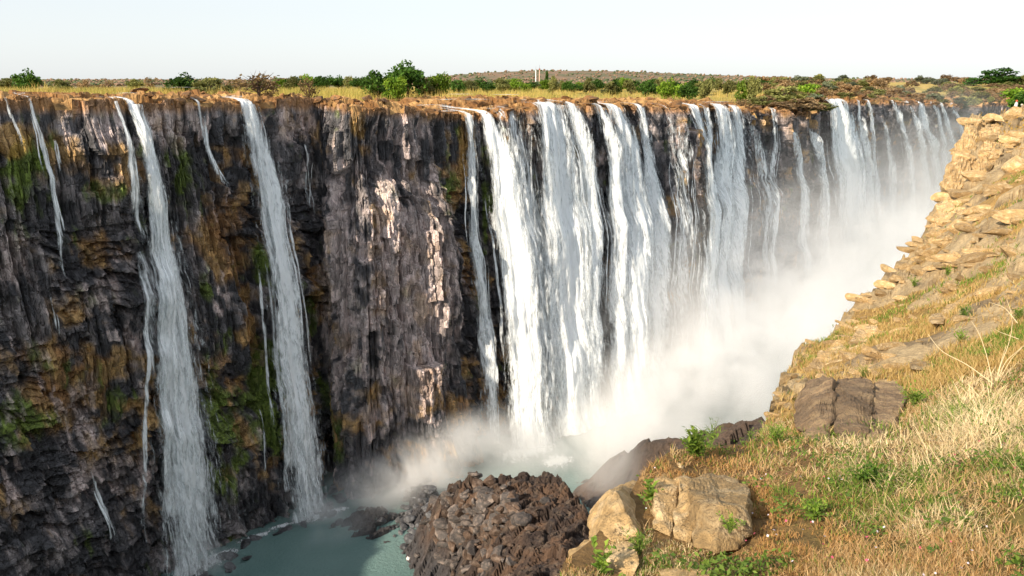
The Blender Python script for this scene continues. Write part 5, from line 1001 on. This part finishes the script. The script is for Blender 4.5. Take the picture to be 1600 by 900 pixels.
person(1589, 116, 157.0, flatmat("white_shirt", (.75, .74, .72)), flatmat("red_cap_cloth", (.6, .08, .04)), "distant person in a white top and red cap on the golden crest", .4)
person(1597, 114, 163.0, flatmat("dark_shirt", (.03, .03, .05)), flatmat("pale_hat", (.5, .42, .36)), "distant person in dark clothes and pale hat at the right edge of the crest", 1.2)
# ================================================================ spray rising from the gorge
def mistmat(dens):
    m = bpy.data.materials.new("spray_mist"); m.use_nodes = True; nt = m.node_tree; nt.nodes.clear()
    out = nt.nodes.new("ShaderNodeOutputMaterial")
    tc = N(nt, "ShaderNodeTexCoord"); ln = N(nt, "ShaderNodeVectorMath", {0: tc.outputs["Object"]}, operation='LENGTH')
    f = N(nt, "ShaderNodeMapRange", {"Value": ln.outputs["Value"], "From Min": 1.0, "From Max": .15}, interpolation_type='SMOOTHSTEP')
    g = N(nt, "ShaderNodeNewGeometry")
    n = N(nt, "ShaderNodeTexNoise", {"Vector": g.outputs["Position"], "Scale": .05, "Detail": 4.0, "Roughness": .62, "Distortion": 1.0})
    nr = N(nt, "ShaderNodeMapRange", {"Value": n.outputs[0], "From Min": .38, "From Max": .60, "To Min": .05, "To Max": 1.9})
    mu = N(nt, "ShaderNodeMath", {0: f.outputs[0], 1: nr.outputs[0]}, operation='MULTIPLY'); m2 = N(nt, "ShaderNodeMath", {0: mu.outputs[0], 1: dens}, operation='MULTIPLY')
    v = N(nt, "ShaderNodeVolumeScatter", {"Density": m2.outputs[0], "Anisotropy": 0.0}); v.inputs["Color"].default_value = (.965, .965, .967, 1)
    nt.links.new(v.outputs[0], out.inputs["Volume"])
    return m
def mist(p, r, dens, rz=0):
    bm = bmesh.new(); bmesh.ops.create_icosphere(bm, subdivisions=3, radius=1.02); me = bpy.data.meshes.new("mist"); bm.to_mesh(me); bm.free()
    o = obj("mist", me, loc=tuple(p)); o.scale = r; o.rotation_euler = (0, 0, math.radians(rz)); me.materials.append(mistmat(dens)); props(o, kind="stuff"); return o
for px, py, z, r, dn, rz in [(545, 800, 2, (20, 13, 6), .04, 60), (620, 745, 4, (26, 17, 10), .075, 50), (690, 715, 6, (24, 16, 13), .08, 40), (740, 700, 6, (24, 16, 14), .05, 40), (835, 715, 5, (26, 18, 12), .035, 50), (950, 690, 6, (36, 28, 15), .028, 60), (1010, 705, 8, (28, 22, 16), .05, 60),
                             (965, 745, 9, (20, 12, 13), .03, 50), (490, 800, 2, (9, 6, 7), .06, 0), (310, 880, 2, (10, 6, 8), .05, 0), (470, 700, 12, (9, 7, 16), .012, 0), (290, 760, 14, (10, 7, 20), .012, 0),
                             (1070, 630, 12, (50, 38, 24), .036, 60), (1190, 575, 14, (68, 50, 30), .030, 60), (1290, 500, 16, (90, 64, 36), .022, 60), (1380, 430, 18, (115, 84, 42), .014, 58), (1450, 370, 20, (120, 90, 46), .011, 58),
                             (1040, 500, 26, (60, 40, 42), .010, 58), (1140, 440, 32, (84, 44, 50), .009, 58), (1250, 360, 38, (115, 55, 56), .007, 58), (1380, 300, 42, (130, 60, 64), .006, 58), (1460, 240, 55, (130, 70, 55), .005, 58)]:
    mist(at_z(px, py, z), r, dn, rz)
